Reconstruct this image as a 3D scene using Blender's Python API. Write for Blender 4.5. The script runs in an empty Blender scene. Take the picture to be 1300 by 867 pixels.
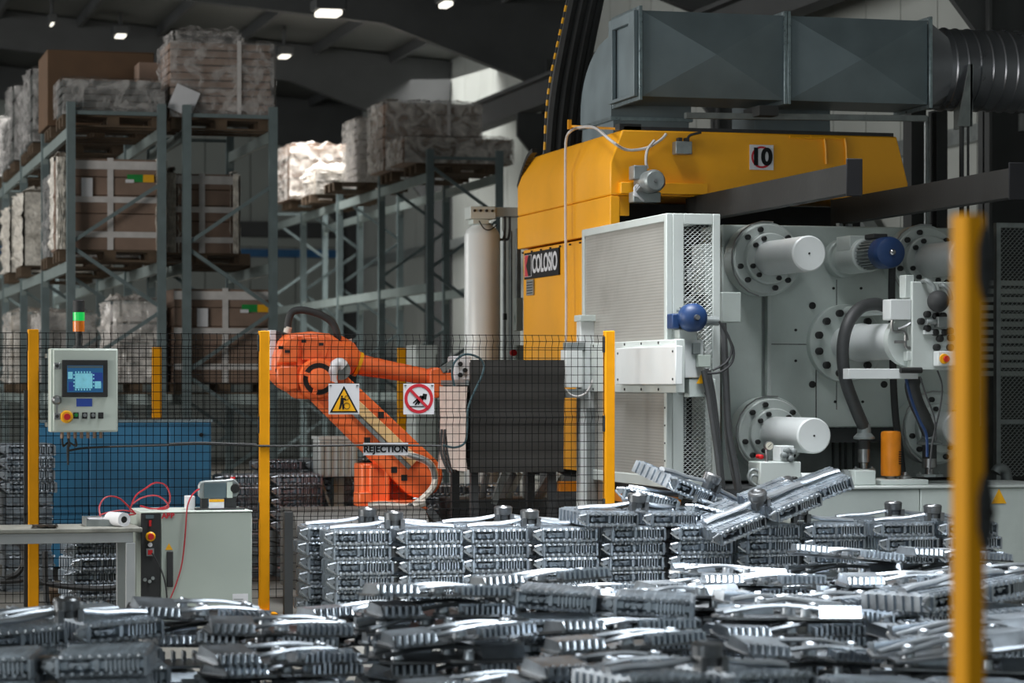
import bpy, math, random
from mathutils import Vector, Matrix, Euler

# ------------------------------------------------------------------ camera, world, light, exposure
SC = bpy.context.scene
C = SC.collection
FPX = 3450.0                       # focal length in pixels of the 1300 x 867 frame
TH = math.atan(920.0 / FPX)        # the camera is turned this far from the hall's long axis (+Y)
CT, ST = math.cos(TH), math.sin(TH)
EYE = 1.65
HOR = 490.0                        # horizon row

cam_d = bpy.data.cameras.new('camera')
cam = bpy.data.objects.new('camera', cam_d)
C.objects.link(cam)
cam.location = (0, 0, EYE)
cam.rotation_euler = (math.pi / 2, 0, -TH)
cam_d.sensor_width = 36
cam_d.lens = FPX / 1300 * 36
cam_d.shift_y = (HOR - 433.5) / 1300
cam_d.clip_end = 300
cam_d.dof.use_dof = True
cam_d.dof.focus_distance = 19.8
cam_d.dof.aperture_fstop = 2.7
SC.camera = cam

world = bpy.data.worlds.new('world')
SC.world = world
world.use_nodes = True
wb = world.node_tree.nodes['Background']
wb.inputs[0].default_value = (0.80, 0.92, 0.95, 1)
wb.inputs[1].default_value = 0.50

def area(name, loc, target, sx, sy, power, col):
    l = bpy.data.lights.new(name, 'AREA')
    l.shape = 'RECTANGLE'
    l.size, l.size_y, l.energy, l.color = sx, sy, power, col
    o = bpy.data.objects.new(name, l)
    C.objects.link(o)
    o.location = loc
    o.rotation_euler = (Vector(target) - Vector(loc)).to_track_quat('-Z', 'Y').to_euler()
    return o
area('daylight_side_door', (-9.0, 18.5, 3.0), (6.5, 20.5, 1.7), 8, 4.2, 1150, (1.0, 0.97, 0.92))
area('rack_side_fill', (-10.0, 37.0, 7.0), (6.0, 38.5, 3.6), 12, 4, 1150, (1.0, 0.98, 0.95))  # unseen lamp added to brighten the left sides of racks and loads
area('close_post_fill', (-4.5, 4.5, 2.6), (3.0, 6.5, 1.4), 2.0, 2.2, 190, (0.95, 1.0, 1.0))  # small added lamp, no doorway: brightens the close yellow post
l = area('roof_light_over_castings', (5.4, 16.6, 7.6), (5.6, 16.7, 0), 6.5, 2.0, 430, (0.96, 0.98, 1.0))
l.data.spread = math.radians(75)
l = area('casting_field_fill', (6.4, 13.2, 7.4), (6.4, 13.5, 0), 4, 3.5, 240, (0.88, 0.95, 1.0))  # added overhead lamp that puts highlights on the blurred castings
l.data.spread = math.radians(95)
l = area('rack_wall_fill', (10.4, 48.0, 7.4), (10.7, 48.3, 0), 3, 20, 1500, (1.0, 0.98, 0.94))  # added overhead lamp that brightens the right and end walls
l.data.spread = math.radians(115)
SC.view_settings.view_transform = 'Standard'
SC.view_settings.look = 'None'
SC.view_settings.exposure = 0.0
SC.view_settings.gamma = 1.0
SC.view_settings.use_curve_mapping = False
SC.cycles.use_denoising = True
SC.cycles.max_bounces = 8
SC.cycles.caustics_reflective = False
SC.cycles.caustics_refractive = False

# ------------------------------------------------------------------ picture -> place
def kx(px): return (px - 650.0) / FPX
def at(px, py, d):                  # point at distance d along the view
    l = kx(px) * d
    return Vector((l * CT + d * ST, d * CT - l * ST, EYE + (HOR - py) / FPX * d))
def atY(px, py, Y):                 # point on the plane Y = const
    return at(px, py, Y / (CT - kx(px) * ST))
def atX(px, py, X):                 # point on the plane X = const
    return at(px, py, X / (kx(px) * CT + ST))
def xY(px, Y): return atY(px, 0, Y).x
def zY(px, py, Y): return atY(px, py, Y).z

# ------------------------------------------------------------------ materials
def lin(c):
    c = c / 255.0
    return c / 12.92 if c <= 0.04045 else ((c + 0.055) / 1.055) ** 2.4
def rgb(r, g, b): return (lin(r), lin(g), lin(b), 1)

def mat(name, col, rough=0.5, metal=0.0, var=0.15, scale=6.0, bump=0.0, bscale=40.0, dirt=0.0, stretch=(1, 1, 1), emit=None, estr=0.0, coat=0.0, spec=0.5):
    m = bpy.data.materials.new(name)
    m.use_nodes = True
    nt = m.node_tree
    b = nt.nodes['Principled BSDF']
    base = rgb(*col)
    b.inputs['Roughness'].default_value = rough
    b.inputs['Metallic'].default_value = metal
    b.inputs['Coat Weight'].default_value = coat
    b.inputs['Specular IOR Level'].default_value = spec
    tc = nt.nodes.new('ShaderNodeTexCoord')
    mp = nt.nodes.new('ShaderNodeMapping')
    mp.inputs['Scale'].default_value = stretch
    nt.links.new(tc.outputs['Object'], mp.inputs['Vector'])
    n = nt.nodes.new('ShaderNodeTexNoise')
    n.inputs['Scale'].default_value = scale
    n.inputs['Detail'].default_value = 5
    nt.links.new(mp.outputs[0], n.inputs['Vector'])
    mr = nt.nodes.new('ShaderNodeMapRange')
    mr.inputs['From Min'].default_value = 0.3
    mr.inputs['From Max'].default_value = 0.7
    nt.links.new(n.outputs['Fac'], mr.inputs['Value'])
    mx = nt.nodes.new('ShaderNodeMix')
    mx.data_type = 'RGBA'
    nt.links.new(mr.outputs[0], mx.inputs['Factor'])
    mx.inputs['A'].default_value = tuple(max(0, v * (1 - var)) for v in base[:3]) + (1,)
    mx.inputs['B'].default_value = tuple(min(1, v * (1 + var)) for v in base[:3]) + (1,)
    out = mx.outputs['Result']
    if dirt > 0:
        n2 = nt.nodes.new('ShaderNodeTexNoise')
        n2.inputs['Scale'].default_value = 2.3
        n2.inputs['Detail'].default_value = 8
        n2.inputs['Roughness'].default_value = 0.7
        nt.links.new(tc.outputs['Object'], n2.inputs['Vector'])
        r2 = nt.nodes.new('ShaderNodeMapRange')
        r2.inputs['From Min'].default_value = 0.52
        r2.inputs['From Max'].default_value = 0.75
        r2.inputs['To Max'].default_value = dirt
        nt.links.new(n2.outputs['Fac'], r2.inputs['Value'])
        m2 = nt.nodes.new('ShaderNodeMix')
        m2.data_type = 'RGBA'
        nt.links.new(r2.outputs[0], m2.inputs['Factor'])
        nt.links.new(out, m2.inputs['A'])
        m2.inputs['B'].default_value = rgb(74, 66, 56)
        out = m2.outputs['Result']
    nt.links.new(out, b.inputs['Base Color'])
    rr = nt.nodes.new('ShaderNodeMapRange')
    rr.inputs['To Min'].default_value = max(0.03, rough - 0.08)
    rr.inputs['To Max'].default_value = min(1, rough + 0.08)
    nt.links.new(n.outputs['Fac'], rr.inputs['Value'])
    nt.links.new(rr.outputs[0], b.inputs['Roughness'])
    if bump > 0:
        nb = nt.nodes.new('ShaderNodeTexNoise')
        nb.inputs['Scale'].default_value = bscale
        nt.links.new(mp.outputs[0], nb.inputs['Vector'])
        bp = nt.nodes.new('ShaderNodeBump')
        bp.inputs['Strength'].default_value = bump
        bp.inputs['Distance'].default_value = 0.01
        nt.links.new(nb.outputs['Fac'], bp.inputs['Height'])
        nt.links.new(bp.outputs[0], b.inputs['Normal'])
    if emit:
        b.inputs['Emission Color'].default_value = rgb(*emit)
        b.inputs['Emission Strength'].default_value = estr
    return m

def wave_into(m, axis='Z', scale=30.0, dark=0.6, bump=0.3, dist=0.0):   # ribs / weave lines laid over a mat()
    nt = m.node_tree
    b = nt.nodes['Principled BSDF']
    src = b.inputs['Base Color'].links[0].from_socket
    tc = nt.nodes.new('ShaderNodeTexCoord')
    w = nt.nodes.new('ShaderNodeTexWave')
    w.bands_direction = axis
    w.inputs['Scale'].default_value = scale
    w.inputs['Distortion'].default_value = dist
    nt.links.new(tc.outputs['Object'], w.inputs['Vector'])
    mx = nt.nodes.new('ShaderNodeMix')
    mx.data_type = 'RGBA'
    mx.blend_type = 'MULTIPLY'
    mx.inputs['Factor'].default_value = 1.0
    mr = nt.nodes.new('ShaderNodeMapRange')
    mr.inputs['To Min'].default_value = dark
    nt.links.new(w.outputs['Fac'], mr.inputs['Value'])
    nt.links.new(src, mx.inputs['A'])
    nt.links.new(mr.outputs[0], mx.inputs['B'])
    nt.links.new(mx.outputs['Result'], b.inputs['Base Color'])
    if bump:
        bp = nt.nodes.new('ShaderNodeBump')
        bp.inputs['Strength'].default_value = bump
        bp.inputs['Distance'].default_value = 0.005
        nt.links.new(w.outputs['Fac'], bp.inputs['Height'])
        nt.links.new(bp.outputs[0], b.inputs['Normal'])
    return m

def wrap_mat(name, col, opacity, rough=0.18):
    m = mat(name, col, rough, 0.0, 0.25, 5, bump=0.9, bscale=14)
    nt = m.node_tree
    b = nt.nodes['Principled BSDF']
    n = nt.nodes.new('ShaderNodeTexNoise')
    n.inputs['Scale'].default_value = 4.0
    n.inputs['Detail'].default_value = 6
    n.inputs['Distortion'].default_value = 1.5
    tc = nt.nodes.new('ShaderNodeTexCoord')
    nt.links.new(tc.outputs['Object'], n.inputs['Vector'])
    mr = nt.nodes.new('ShaderNodeMapRange')
    mr.inputs['From Min'].default_value = 0.4
    mr.inputs['From Max'].default_value = 0.68
    mr.inputs['To Min'].default_value = opacity * 0.35
    mr.inputs['To Max'].default_value = min(1, opacity * 1.6)
    nt.links.new(n.outputs['Fac'], mr.inputs['Value'])
    nt.links.new(mr.outputs[0], b.inputs['Alpha'])
    return m

MT = {}
MT['concrete'] = mat('floor_concrete', (112, 110, 104), 0.45, 0, 0.2, 1.2, 0.15, 60, 0.3)
MT['wall_panel'] = mat('wall_sandwich_panel', (176, 180, 176), 0.4, 0, 0.06, 1.5)
MT['end_panel'] = mat('end_wall_panel', (150, 156, 152), 0.6, 0, 0.06, 1.0)
MT['roof'] = mat('roof_sheet', (92, 94, 92), 0.8, 0, 0.1, 1.0)
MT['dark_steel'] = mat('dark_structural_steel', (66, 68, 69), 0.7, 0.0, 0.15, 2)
MT['rack'] = mat('rack_galvanised_green_grey', (112, 126, 128), 0.45, 0.1, 0.15, 5)
MT['rack_beam'] = mat('rack_beam_grey', (142, 154, 152), 0.4, 0.1, 0.12, 5)
MT['galv'] = mat('galvanised_zinc', (142, 148, 148), 0.38, 0.4, 0.2, 9)
MT['duct'] = mat('duct_zinc_sheet', (122, 136, 142), 0.42, 0.25, 0.12, 3, 0.04, 8)
MT['duct_edge'] = mat('duct_zinc_flange', (150, 165, 170), 0.3, 0.8, 0.2, 20)
MT['spiral'] = mat('spiral_duct_zinc', (136, 138, 144), 0.3, 0.6, 0.12, 3)
MT['wood'] = mat('pallet_wood', (92, 76, 60), 0.8, 0, 0.3, 6, 0.3, 30)
MT['carton'] = mat('brown_carton', (100, 76, 56), 0.8, 0, 0.12, 4)
MT['carton_grey'] = mat('greyed_carton', (136, 114, 100), 0.75, 0, 0.2, 3)
MT['carton_dark'] = mat('dark_board_bundle', (78, 80, 78), 0.7, 0, 0.3, 5)
MT['tape'] = mat('white_tape', (206, 202, 200), 0.5, 0, 0.1, 8)
MT['film'] = wrap_mat('clear_stretch_film', (222, 218, 216), 0.36, 0.1)
MT['film_white'] = wrap_mat('cloudy_stretch_film', (226, 220, 214), 0.75)
MT['bubble'] = mat('bubble_wrap', (212, 206, 196), 0.35, 0, 0.3, 18, 1.0, 30)
MT['white'] = mat('white_machine_paint', (198, 205, 202), 0.38, 0, 0.05, 2.0, 0.05, 30, 0.06)
MT['white_clean'] = mat('clean_white_paint', (222, 226, 226), 0.32, 0, 0.04, 3)
MT['offwhite'] = mat('grey_white_paint', (194, 203, 199), 0.4, 0, 0.07, 2.5, 0.05, 30, 0.10)
MT['stained'] = mat('oil_stained_white_paint', (168, 176, 174), 0.4, 0, 0.12, 2.5, 0, 30, 0.5, (3, 3, 0.5))
MT['yellow'] = mat('yellow_machine_paint', (250, 174, 26), 0.34, 0, 0.05, 1.5, 0.05, 6, 0.08)
MT['yellow_post'] = mat('yellow_post_paint', (240, 162, 8), 0.6, 0, 0.06, 8, spec=0.25)
MT['orange'] = mat('orange_robot_paint', (250, 118, 62), 0.4, 0, 0.08, 5)
MT['orange_dark'] = mat('orange_filter_paint', (236, 140, 24), 0.35, 0, 0.1, 10)
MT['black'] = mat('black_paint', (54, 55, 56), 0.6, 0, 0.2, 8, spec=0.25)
MT['rubber'] = mat('black_rubber', (58, 59, 60), 0.6, 0, 0.15, 10, spec=0.3)
MT['hose'] = mat('grey_black_hose', (62, 63, 64), 0.5, 0, 0.12, 20)
MT['bolt'] = mat('black_bolt', (44, 44, 44), 0.45, 0.4, 0.2, 30)
MT['steel'] = mat('bare_steel', (150, 150, 150), 0.3, 0.9, 0.15, 12)
MT['ironbeam'] = mat('black_steel_beam', (36, 36, 35), 0.6, 0.0, 0.35, 3, 0.1, 20, spec=0.25)
MT['teal_hose'] = mat('dark_teal_hose', (58, 78, 84), 0.35, 0, 0.3, 30)
MT['blue'] = mat('blue_motor_cap', (24, 54, 98), 0.45, 0, 0.1, 10)
MT['blue_bin'] = mat('blue_painted_sheet', (58, 124, 166), 0.5, 0, 0.15, 3, 0.05, 20, 0.15)
MT['cabinet'] = mat('grey_cabinet_paint', (176, 186, 178), 0.42, 0, 0.04, 2)
MT['panel'] = mat('control_box_grey', (198, 208, 200), 0.4, 0, 0.04, 3)
MT['wire'] = mat('dark_fence_wire', (16, 17, 18), 0.9, 0.0, 0.1, 10, spec=0.1)
MT['exmetal'] = mat('expanded_metal_grey', (192, 198, 196), 0.4, 0.0, 0.05, 10)
MT['red'] = mat('red_plastic', (200, 32, 36), 0.35, 0, 0.05, 8)
MT['sign_red'] = mat('sign_red', (196, 36, 52), 0.5, 0, 0.05, 8)
MT['sign_white'] = mat('sign_white', (222, 222, 226), 0.4, 0, 0.04, 8)
MT['sign_yellow'] = mat('sign_yellow', (244, 178, 22), 0.4, 0, 0.04, 8)
MT['sign_black'] = mat('sign_black', (24, 24, 26), 0.6, 0, 0.05, 8, spec=0.2)
MT['red_wire'] = mat('red_cable', (168, 40, 50), 0.45, 0, 0.1, 10)
MT['cream'] = mat('cream_cover', (232, 196, 140), 0.5, 0, 0.12, 8)
MT['mat_side'] = mat('pinkish_felt_side', (206, 190, 182), 0.85, 0, 0.12, 12, 0.4, 60)
MT['curtain'] = wave_into(mat('black_rubber_curtain', (56, 55, 53), 0.8, 0, 0.14, 3, spec=0.2), 'Z', 26, 0.86, 0.12, 1.5)
MT['sheet'] = wave_into(mat('ribbed_metal_sheet', (176, 174, 168), 0.34, 0.15, 0.06, 2.0, dirt=0.25), 'Z', 14, 0.86, 0.10, 0.3)
MT['alu'] = mat('cast_aluminium', (178, 186, 194), 0.33, 0.9, 0.28, 9, 0.05, 45)
MT['alu_dark'] = mat('dull_cast_aluminium', (124, 126, 128), 0.30, 0.85, 0.3, 8, 0.08, 50)
MT['alu_warm'] = mat('runner_aluminium', (176, 182, 188), 0.36, 0.85, 0.2, 6, 0.05, 40)
MT['table'] = mat('worn_grey_table_top', (150, 150, 142), 0.6, 0, 0.3, 8, 0.2, 30, 0.5)
MT['table_leg'] = mat('pale_grey_steel_leg', (168, 172, 174), 0.4, 0, 0.05, 8)
MT['grey_sheet'] = mat('dull_grey_chute', (74, 72, 68), 0.6, 0.0, 0.15, 6, 0.1, 20, 0.3)
MT['lamp_on'] = mat('lamp_lens', (255, 250, 236), 0.5, 0, 0, 1, emit=(255, 250, 236), estr=1.6)
MT['green_on'] = mat('green_beacon_lens', (10, 130, 60), 0.3, 0, 0.02, 3, emit=(20, 220, 90), estr=0.55)
MT['amber'] = mat('amber_beacon_lens', (226, 118, 16), 0.25, 0, 0.05, 8)
MT['screen'] = mat('screen_glow', (30, 80, 130), 0.3, 0, 0.02, 3, emit=(44, 120, 170), estr=0.2)
MT['screen_lit'] = mat('screen_figure', (120, 190, 210), 0.3, 0, 0.1, 30, emit=(130, 205, 222), estr=0.3)
MT['screen_deep'] = mat('screen_dark_area', (24, 50, 120), 0.3, 0, 0.02, 3, emit=(40, 70, 150), estr=0.3)
MT['lcd'] = mat('grey_lcd', (86, 102, 108), 0.2, 0, 0.05, 5)
MT['stripe_blue'] = mat('blue_trim_paint', (46, 96, 140), 0.5)
MT['green_print'] = mat('green_print', (20, 140, 60), 0.5)
MT['glass'] = mat('gauge_face', (226, 222, 206), 0.15)

# ------------------------------------------------------------------ mesh builder
class MB:
    def __init__(s):
        s.v, s.f, s.m, s.ang = [], [], None, 38
    def add(s, vs, fs):
        o = len(s.v)
        for p in vs:
            p = Vector(p)
            s.v.append(s.m @ p if s.m else p)
        for f in fs:
            s.f.append(tuple(i + o for i in f))
        return s
    def box(s, x0, x1, y0, y1, z0, z1):
        if x0 > x1: x0, x1 = x1, x0
        if y0 > y1: y0, y1 = y1, y0
        if z0 > z1: z0, z1 = z1, z0
        return s.add([(x0,y0,z0),(x1,y0,z0),(x1,y1,z0),(x0,y1,z0),(x0,y0,z1),(x1,y0,z1),(x1,y1,z1),(x0,y1,z1)],
                     [(0,3,2,1),(4,5,6,7),(0,1,5,4),(1,2,6,5),(2,3,7,6),(3,0,4,7)])
    def cbox(s, c, sx, sy, sz):
        return s.box(c[0]-sx/2, c[0]+sx/2, c[1]-sy/2, c[1]+sy/2, c[2]-sz/2, c[2]+sz/2)
    def frame(s, p0, p1, up=(0, 0, 1)):
        a = (Vector(p1) - Vector(p0)).normalized()
        u = Vector(up)
        if abs(a.dot(u)) > 0.98: u = Vector((0, 1, 0)) if abs(a.y) < 0.9 else Vector((1, 0, 0))
        b = a.cross(u).normalized()
        return a, b, b.cross(a).normalized()
    def bar(s, p0, p1, w, h, up=(0, 0, 1)):          # rectangular bar, h along up
        p0, p1 = Vector(p0), Vector(p1)
        a, b, u = s.frame(p0, p1, up)
        vs = []
        for p in (p0, p1):
            for (i, j) in ((-1,-1),(1,-1),(1,1),(-1,1)):
                vs.append(p + b*(i*w/2) + u*(j*h/2))
        return s.add(vs, [(0,1,2,3),(7,6,5,4),(0,4,5,1),(1,5,6,2),(2,6,7,3),(3,7,4,0)])
    def lathe(s, p0, axis, prof, n=20, caps=True):   # prof: (distance along the axis, radius)
        p0 = Vector(p0)
        a, b, u = s.frame(p0, p0 + Vector(axis))
        vs, fs = [], []
        for (t, r) in prof:
            for i in range(n):
                q = 2*math.pi*i/n
                vs.append(p0 + a*t + b*(r*math.cos(q)) + u*(r*math.sin(q)))
        for k in range(len(prof)-1):
            for i in range(n):
                j = (i+1) % n
                fs.append((k*n+i, (k+1)*n+i, (k+1)*n+j, k*n+j))
        if caps:
            fs.append(tuple(range(n)))
            fs.append(tuple(reversed(range((len(prof)-1)*n, len(prof)*n))))
        return s.add(vs, fs)
    def cyl(s, p0, p1, r0, r1=None, n=16):
        p0, p1 = Vector(p0), Vector(p1)
        L = (p1-p0).length
        return s.lathe(p0, p1-p0, [(0, r0), (L, r0 if r1 is None else r1)], n)
    def tube(s, pts, r, n=8, closed=False, smooth=0, flat=1.0):
        pts = [Vector(p) for p in pts]
        if smooth: pts = spline(pts, smooth, closed)
        m = len(pts)
        rr = r if isinstance(r, (list, tuple)) else [r]*m
        if len(rr) != m: rr = [rr[0] + (rr[-1]-rr[0])*i/(m-1) for i in range(m)]
        vs, fs, u = [], [], None
        for i, p in enumerate(pts):
            a = (pts[(i+1) % m] if (closed or i < m-1) else p) - (pts[i-1] if (closed or i > 0) else p)
            a.normalize()
            if u is None:
                u = Vector((0, 0, 1)) if abs(a.z) < 0.9 else Vector((0, 1, 0))
            b = a.cross(u)
            if b.length < 1e-5: b = a.cross(Vector((1, 0.1, 0)))
            b.normalize()
            u = b.cross(a).normalized()
            for k in range(n):
                q = 2*math.pi*k/n
                vs.append(p + b*(rr[i]*math.cos(q)) + u*(rr[i]*flat*math.sin(q)))
        for i in range(m if closed else m-1):
            j = (i+1) % m
            for k in range(n):
                l = (k+1) % n
                fs.append((i*n+k, j*n+k, j*n+l, i*n+l))
        if not closed:
            fs.append(tuple(range(n)))
            fs.append(tuple(reversed(range((m-1)*n, m*n))))
        return s.add(vs, fs)
    def prism(s, poly, axis, a0, a1):                # poly in the two other axes (in x,y,z order)
        n = len(poly)
        def P(q, a):
            return {'x': (a, q[0], q[1]), 'y': (q[0], a, q[1]), 'z': (q[0], q[1], a)}[axis]
        vs = [P(q, a0) for q in poly] + [P(q, a1) for q in poly]
        fs = [tuple(reversed(range(n))), tuple(range(n, 2*n))]
        for i in range(n):
            j = (i+1) % n
            fs.append((i, j, n+j, n+i))
        return s.add(vs, fs)
    def ball(s, c, r, n=14, m=8, sq=(1, 1, 1)):
        c = Vector(c)
        vs, fs = [], []
        for k in range(1, m):
            t = math.pi*k/m
            for i in range(n):
                q = 2*math.pi*i/n
                vs.append(c + Vector((r*sq[0]*math.sin(t)*math.cos(q), r*sq[1]*math.sin(t)*math.sin(q), r*sq[2]*math.cos(t))))
        vs += [c + Vector((0, 0, r*sq[2])), c - Vector((0, 0, r*sq[2]))]
        a, b = len(vs)-2, len(vs)-1
        for k in range(m-2):
            for i in range(n):
                j = (i+1) % n
                fs.append((k*n+i, (k+1)*n+i, (k+1)*n+j, k*n+j))
        for i in range(n):
            j = (i+1) % n
            fs.append((a, i, j))
            fs.append((b, (m-2)*n+j, (m-2)*n+i))
        return s.add(vs, fs)
    def sheet(s, c0, ex, ey, nx, ny, fn):            # grid patch, fn(u, v) -> offset vector
        vs, fs = [], []
        for j in range(ny+1):
            for i in range(nx+1):
                u, v = i/nx, j/ny
                vs.append(Vector(c0) + Vector(ex)*u + Vector(ey)*v + fn(u, v))
        for j in range(ny):
            for i in range(nx):
                a = j*(nx+1)+i
                fs.append((a, a+1, a+nx+2, a+nx+1))
        return s.add(vs, fs)
    def mesh(s, name, m, off):
        me = bpy.data.meshes.new(name)
        me.from_pydata([v-off for v in s.v], [], s.f)
        me.materials.append(MT[m])
        me.validate()
        fix_normals(me)
        me.polygons.foreach_set('use_smooth', [True]*len(me.polygons))
        me.set_sharp_from_angle(angle=math.radians(s.ang))
        return me
    def build(s, name, m, parent=None, bevel=0.0, kind=None, label=None):
        if parent is not None: off = POS[parent.name]
        else:
            xs, ys, zs = [v.x for v in s.v], [v.y for v in s.v], [v.z for v in s.v]
            off = Vector(((min(xs)+max(xs))/2, (min(ys)+max(ys))/2, min(zs)))
        o = bpy.data.objects.new(name, s.mesh(name, m, off))
        C.objects.link(o)
        if parent is not None: o.parent = parent
        else: o.location = off
        POS[o.name] = off
        if bevel:
            bm = o.modifiers.new('bevel', 'BEVEL')
            bm.width, bm.segments, bm.limit_method = bevel, 2, 'ANGLE'
        if kind: o['kind'] = kind
        if label: o['label'] = label
        return o
import bmesh
def fix_normals(me):
    if len(me.polygons) > 60000: return
    b = bmesh.new()
    b.from_mesh(me)
    bmesh.ops.recalc_face_normals(b, faces=b.faces)
    b.to_mesh(me)
    b.free()
POS = {}
def spline(P, k, closed=False):
    out, n = [], len(P)
    for i in range(n if closed else n-1):
        p0 = P[(i-1) % n] if (closed or i > 0) else P[i]
        p1, p2 = P[i], P[(i+1) % n]
        p3 = P[(i+2) % n] if (closed or i+2 < n) else p2
        for j in range(k):
            t = j/k
            out.append(0.5*((2*p1) + (p2-p0)*t + (2*p0-5*p1+4*p2-p3)*t*t + (3*p1-p0-3*p2+p3)*t**3))
    if not closed: out.append(P[-1])
    return out
def tag(o, label, cat, group=None):
    o['label'], o['category'] = label, cat
    if group: o['group'] = group
    return o
def thing(name, label, cat, loc=(0, 0, 0), group=None):
    o = bpy.data.objects.new(name, None)
    o.empty_display_size = 0.1
    C.objects.link(o)
    o.location = loc
    POS[o.name] = Vector(loc)
    return tag(o, label, cat, group)
def struct(mb, name, m, parent=None, bevel=0):
    o = mb.build(name, m, parent, bevel)
    if parent is None: o['kind'] = 'structure'
    return o
def dup(root, loc, rot=(0, 0, 0), label=None, group=None, scale=None):
    r = root.copy()
    C.objects.link(r)
    r.location, r.rotation_euler = loc, rot
    if scale: r.scale = scale
    if label: r['label'] = label
    if group: r['group'] = group
    for ch in root.children:
        c = ch.copy()
        C.objects.link(c)
        c.parent = r
        for g in ch.children:
            d = g.copy()
            C.objects.link(d)
            d.parent = c
    return r
def text(name, body, m, parent, loc, rot, size, bold=0.0, shear=0.0, align='CENTER', sx=1.0):
    cu = bpy.data.curves.new(name, 'FONT')
    cu.body, cu.size, cu.offset, cu.shear = body, size, bold, shear
    cu.align_x, cu.align_y = align, 'CENTER'
    cu.extrude = 0.0012
    tmp = bpy.data.objects.new(name, cu)
    C.objects.link(tmp)
    bpy.context.view_layer.update()
    me = bpy.data.meshes.new_from_object(tmp.evaluated_get(bpy.context.evaluated_depsgraph_get()))
    bpy.data.objects.remove(tmp)
    me.materials.clear()
    me.materials.append(MT[m])
    o = bpy.data.objects.new(name, me)
    C.objects.link(o)
    o.parent = parent
    o.location = Vector(loc) - POS[parent.name]
    o.rotation_euler = rot
    o.scale = (sx, 1, 1)
    return o
ORD = ['zeroth','first','second','third','fourth','fifth','sixth','seventh','eighth','ninth','tenth','eleventh','twelfth','thirteenth','fourteenth']
FRONT = (math.pi/2, 0, 0)           # text facing -Y
LEFT = (math.pi/2, 0, -math.pi/2)   # text facing -X
R = random.Random(7)
# ------------------------------------------------------------------ the hall
XW, YE, EAVE, SL = 12.5, 62.0, 8.0, 0.08
def roof_z(x): return EAVE + SL*(XW-x)
struct(MB().box(-26, XW+0.4, -6, YE+0.4, -0.3, 0), 'floor', 'concrete')
w = struct(MB().box(XW+0.06, XW+0.4, -6, YE+0.4, 0, EAVE+0.4), 'wall_right', 'wall_panel')
pm = None
for i in range(38):                                   # sandwich panels with open joints between them
    y = 22.0 + i*1.05
    struct(MB().box(XW, XW+0.08, y+0.012, y+1.038, 0.05, EAVE), 'panel', 'wall_panel', w)
w = struct(MB().box(-26, XW, YE+0.06, YE+0.4, 0, 11.5), 'wall_back', 'end_panel')
for i in range(16):
    x = XW - 16.9 + i*1.05
    struct(MB().box(x+0.012, x+1.038, YE, YE+0.08, 0.05, 9.0), 'panel', 'end_panel', w)
struct(MB().box(-12, XW, YE-0.35, YE, 5.08, 5.42), 'beam_trim', 'dark_steel').name = 'trim_1'
struct(MB().box(-12, XW, YE-0.12, YE, 4.62, 4.80), 'trim_2', 'stripe_blue')
struct(MB().box(-12, XW, YE-0.12, YE, 4.86, 5.07), 'trim_3', 'end_panel')
r = struct(MB().prism([(-26, roof_z(-26)), (XW+0.4, roof_z(XW+0.4)), (XW+0.4, roof_z(XW)+0.35), (-26, roof_z(-26)+0.35)], 'y', -2, YE+0.4), 'ceiling', 'roof')
for i in range(14):
    x = XW - 1.2 - i*1.5
    struct(MB().box(x-0.04, x+0.04, 22, YE, roof_z(x)-0.2, roof_z(x)), 'purlin', 'dark_steel', r)
for k, y in enumerate((17.5, 26.0, 34.5, 43.0, 51.5, 60.0)):       # portal frames: column, haunch, rafter
    z0 = roof_z(XW)
    xl = -24
    m = MB().prism([(XW, z0-0.05), (XW-0.1, z0-1.5), (XW-0.5, z0-1.45), (XW-3.2, roof_z(XW-3.2)-0.75), (xl, roof_z(xl)-0.7), (xl, roof_z(xl)-0.02)], 'y', y-0.11, y+0.11)
    struct(m, 'beam', 'dark_steel').name = 'rafter_beam' if k == 0 else 'rafter_beam.%03d' % k
    m = MB().box(XW-0.5, XW, y-0.02, y+0.02, 0, z0-1.0)
    m.box(XW-0.5, XW-0.47, y-0.14, y+0.14, 0, z0-1.0).box(XW-0.03, XW, y-0.14, y+0.14, 0, z0-1.0)
    m.box(XW-0.95, XW-0.5, y-0.05, y+0.05, 5.75, 6.12).prism([(XW-0.95, 5.75), (XW-0.5, 5.2), (XW-0.5, 5.75)], 'y', y-0.05, y+0.05)
    struct(m, 'column', 'dark_steel')
g = MB().box(XW-0.92, XW-0.62, 18, YE, 6.55, 6.6).box(XW-0.79, XW-0.75, 18, YE, 6.2, 6.55).box(XW-0.92, XW-0.62, 18, YE, 6.13, 6.2)
g.box(XW-0.80, XW-0.74, 18, YE, 6.6, 6.66)
o = struct(g, 'crane_girder_beam', 'dark_steel')
# wall girts low on the right wall, behind the press
for z in (2.1, 4.3):
    struct(MB().box(XW-0.12, XW, 18, YE, z, z+0.18), 'girt_beam', 'galv')
# bright diagonal wind brace and pipes on the right wall
struct(MB().bar((XW-0.2, 26.2, 1.0), (XW-0.2, 33.8, 6.2), 0.16, 0.16), 'brace_beam', 'galv')
a, b = atY(500, 470, 51), atY(545, 355, 51)
struct(MB().bar((XW-0.25, 43.5, 5.6), (XW-0.25, 51.0, 1.0), 0.16, 0.16), 'brace_beam', 'galv')

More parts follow.
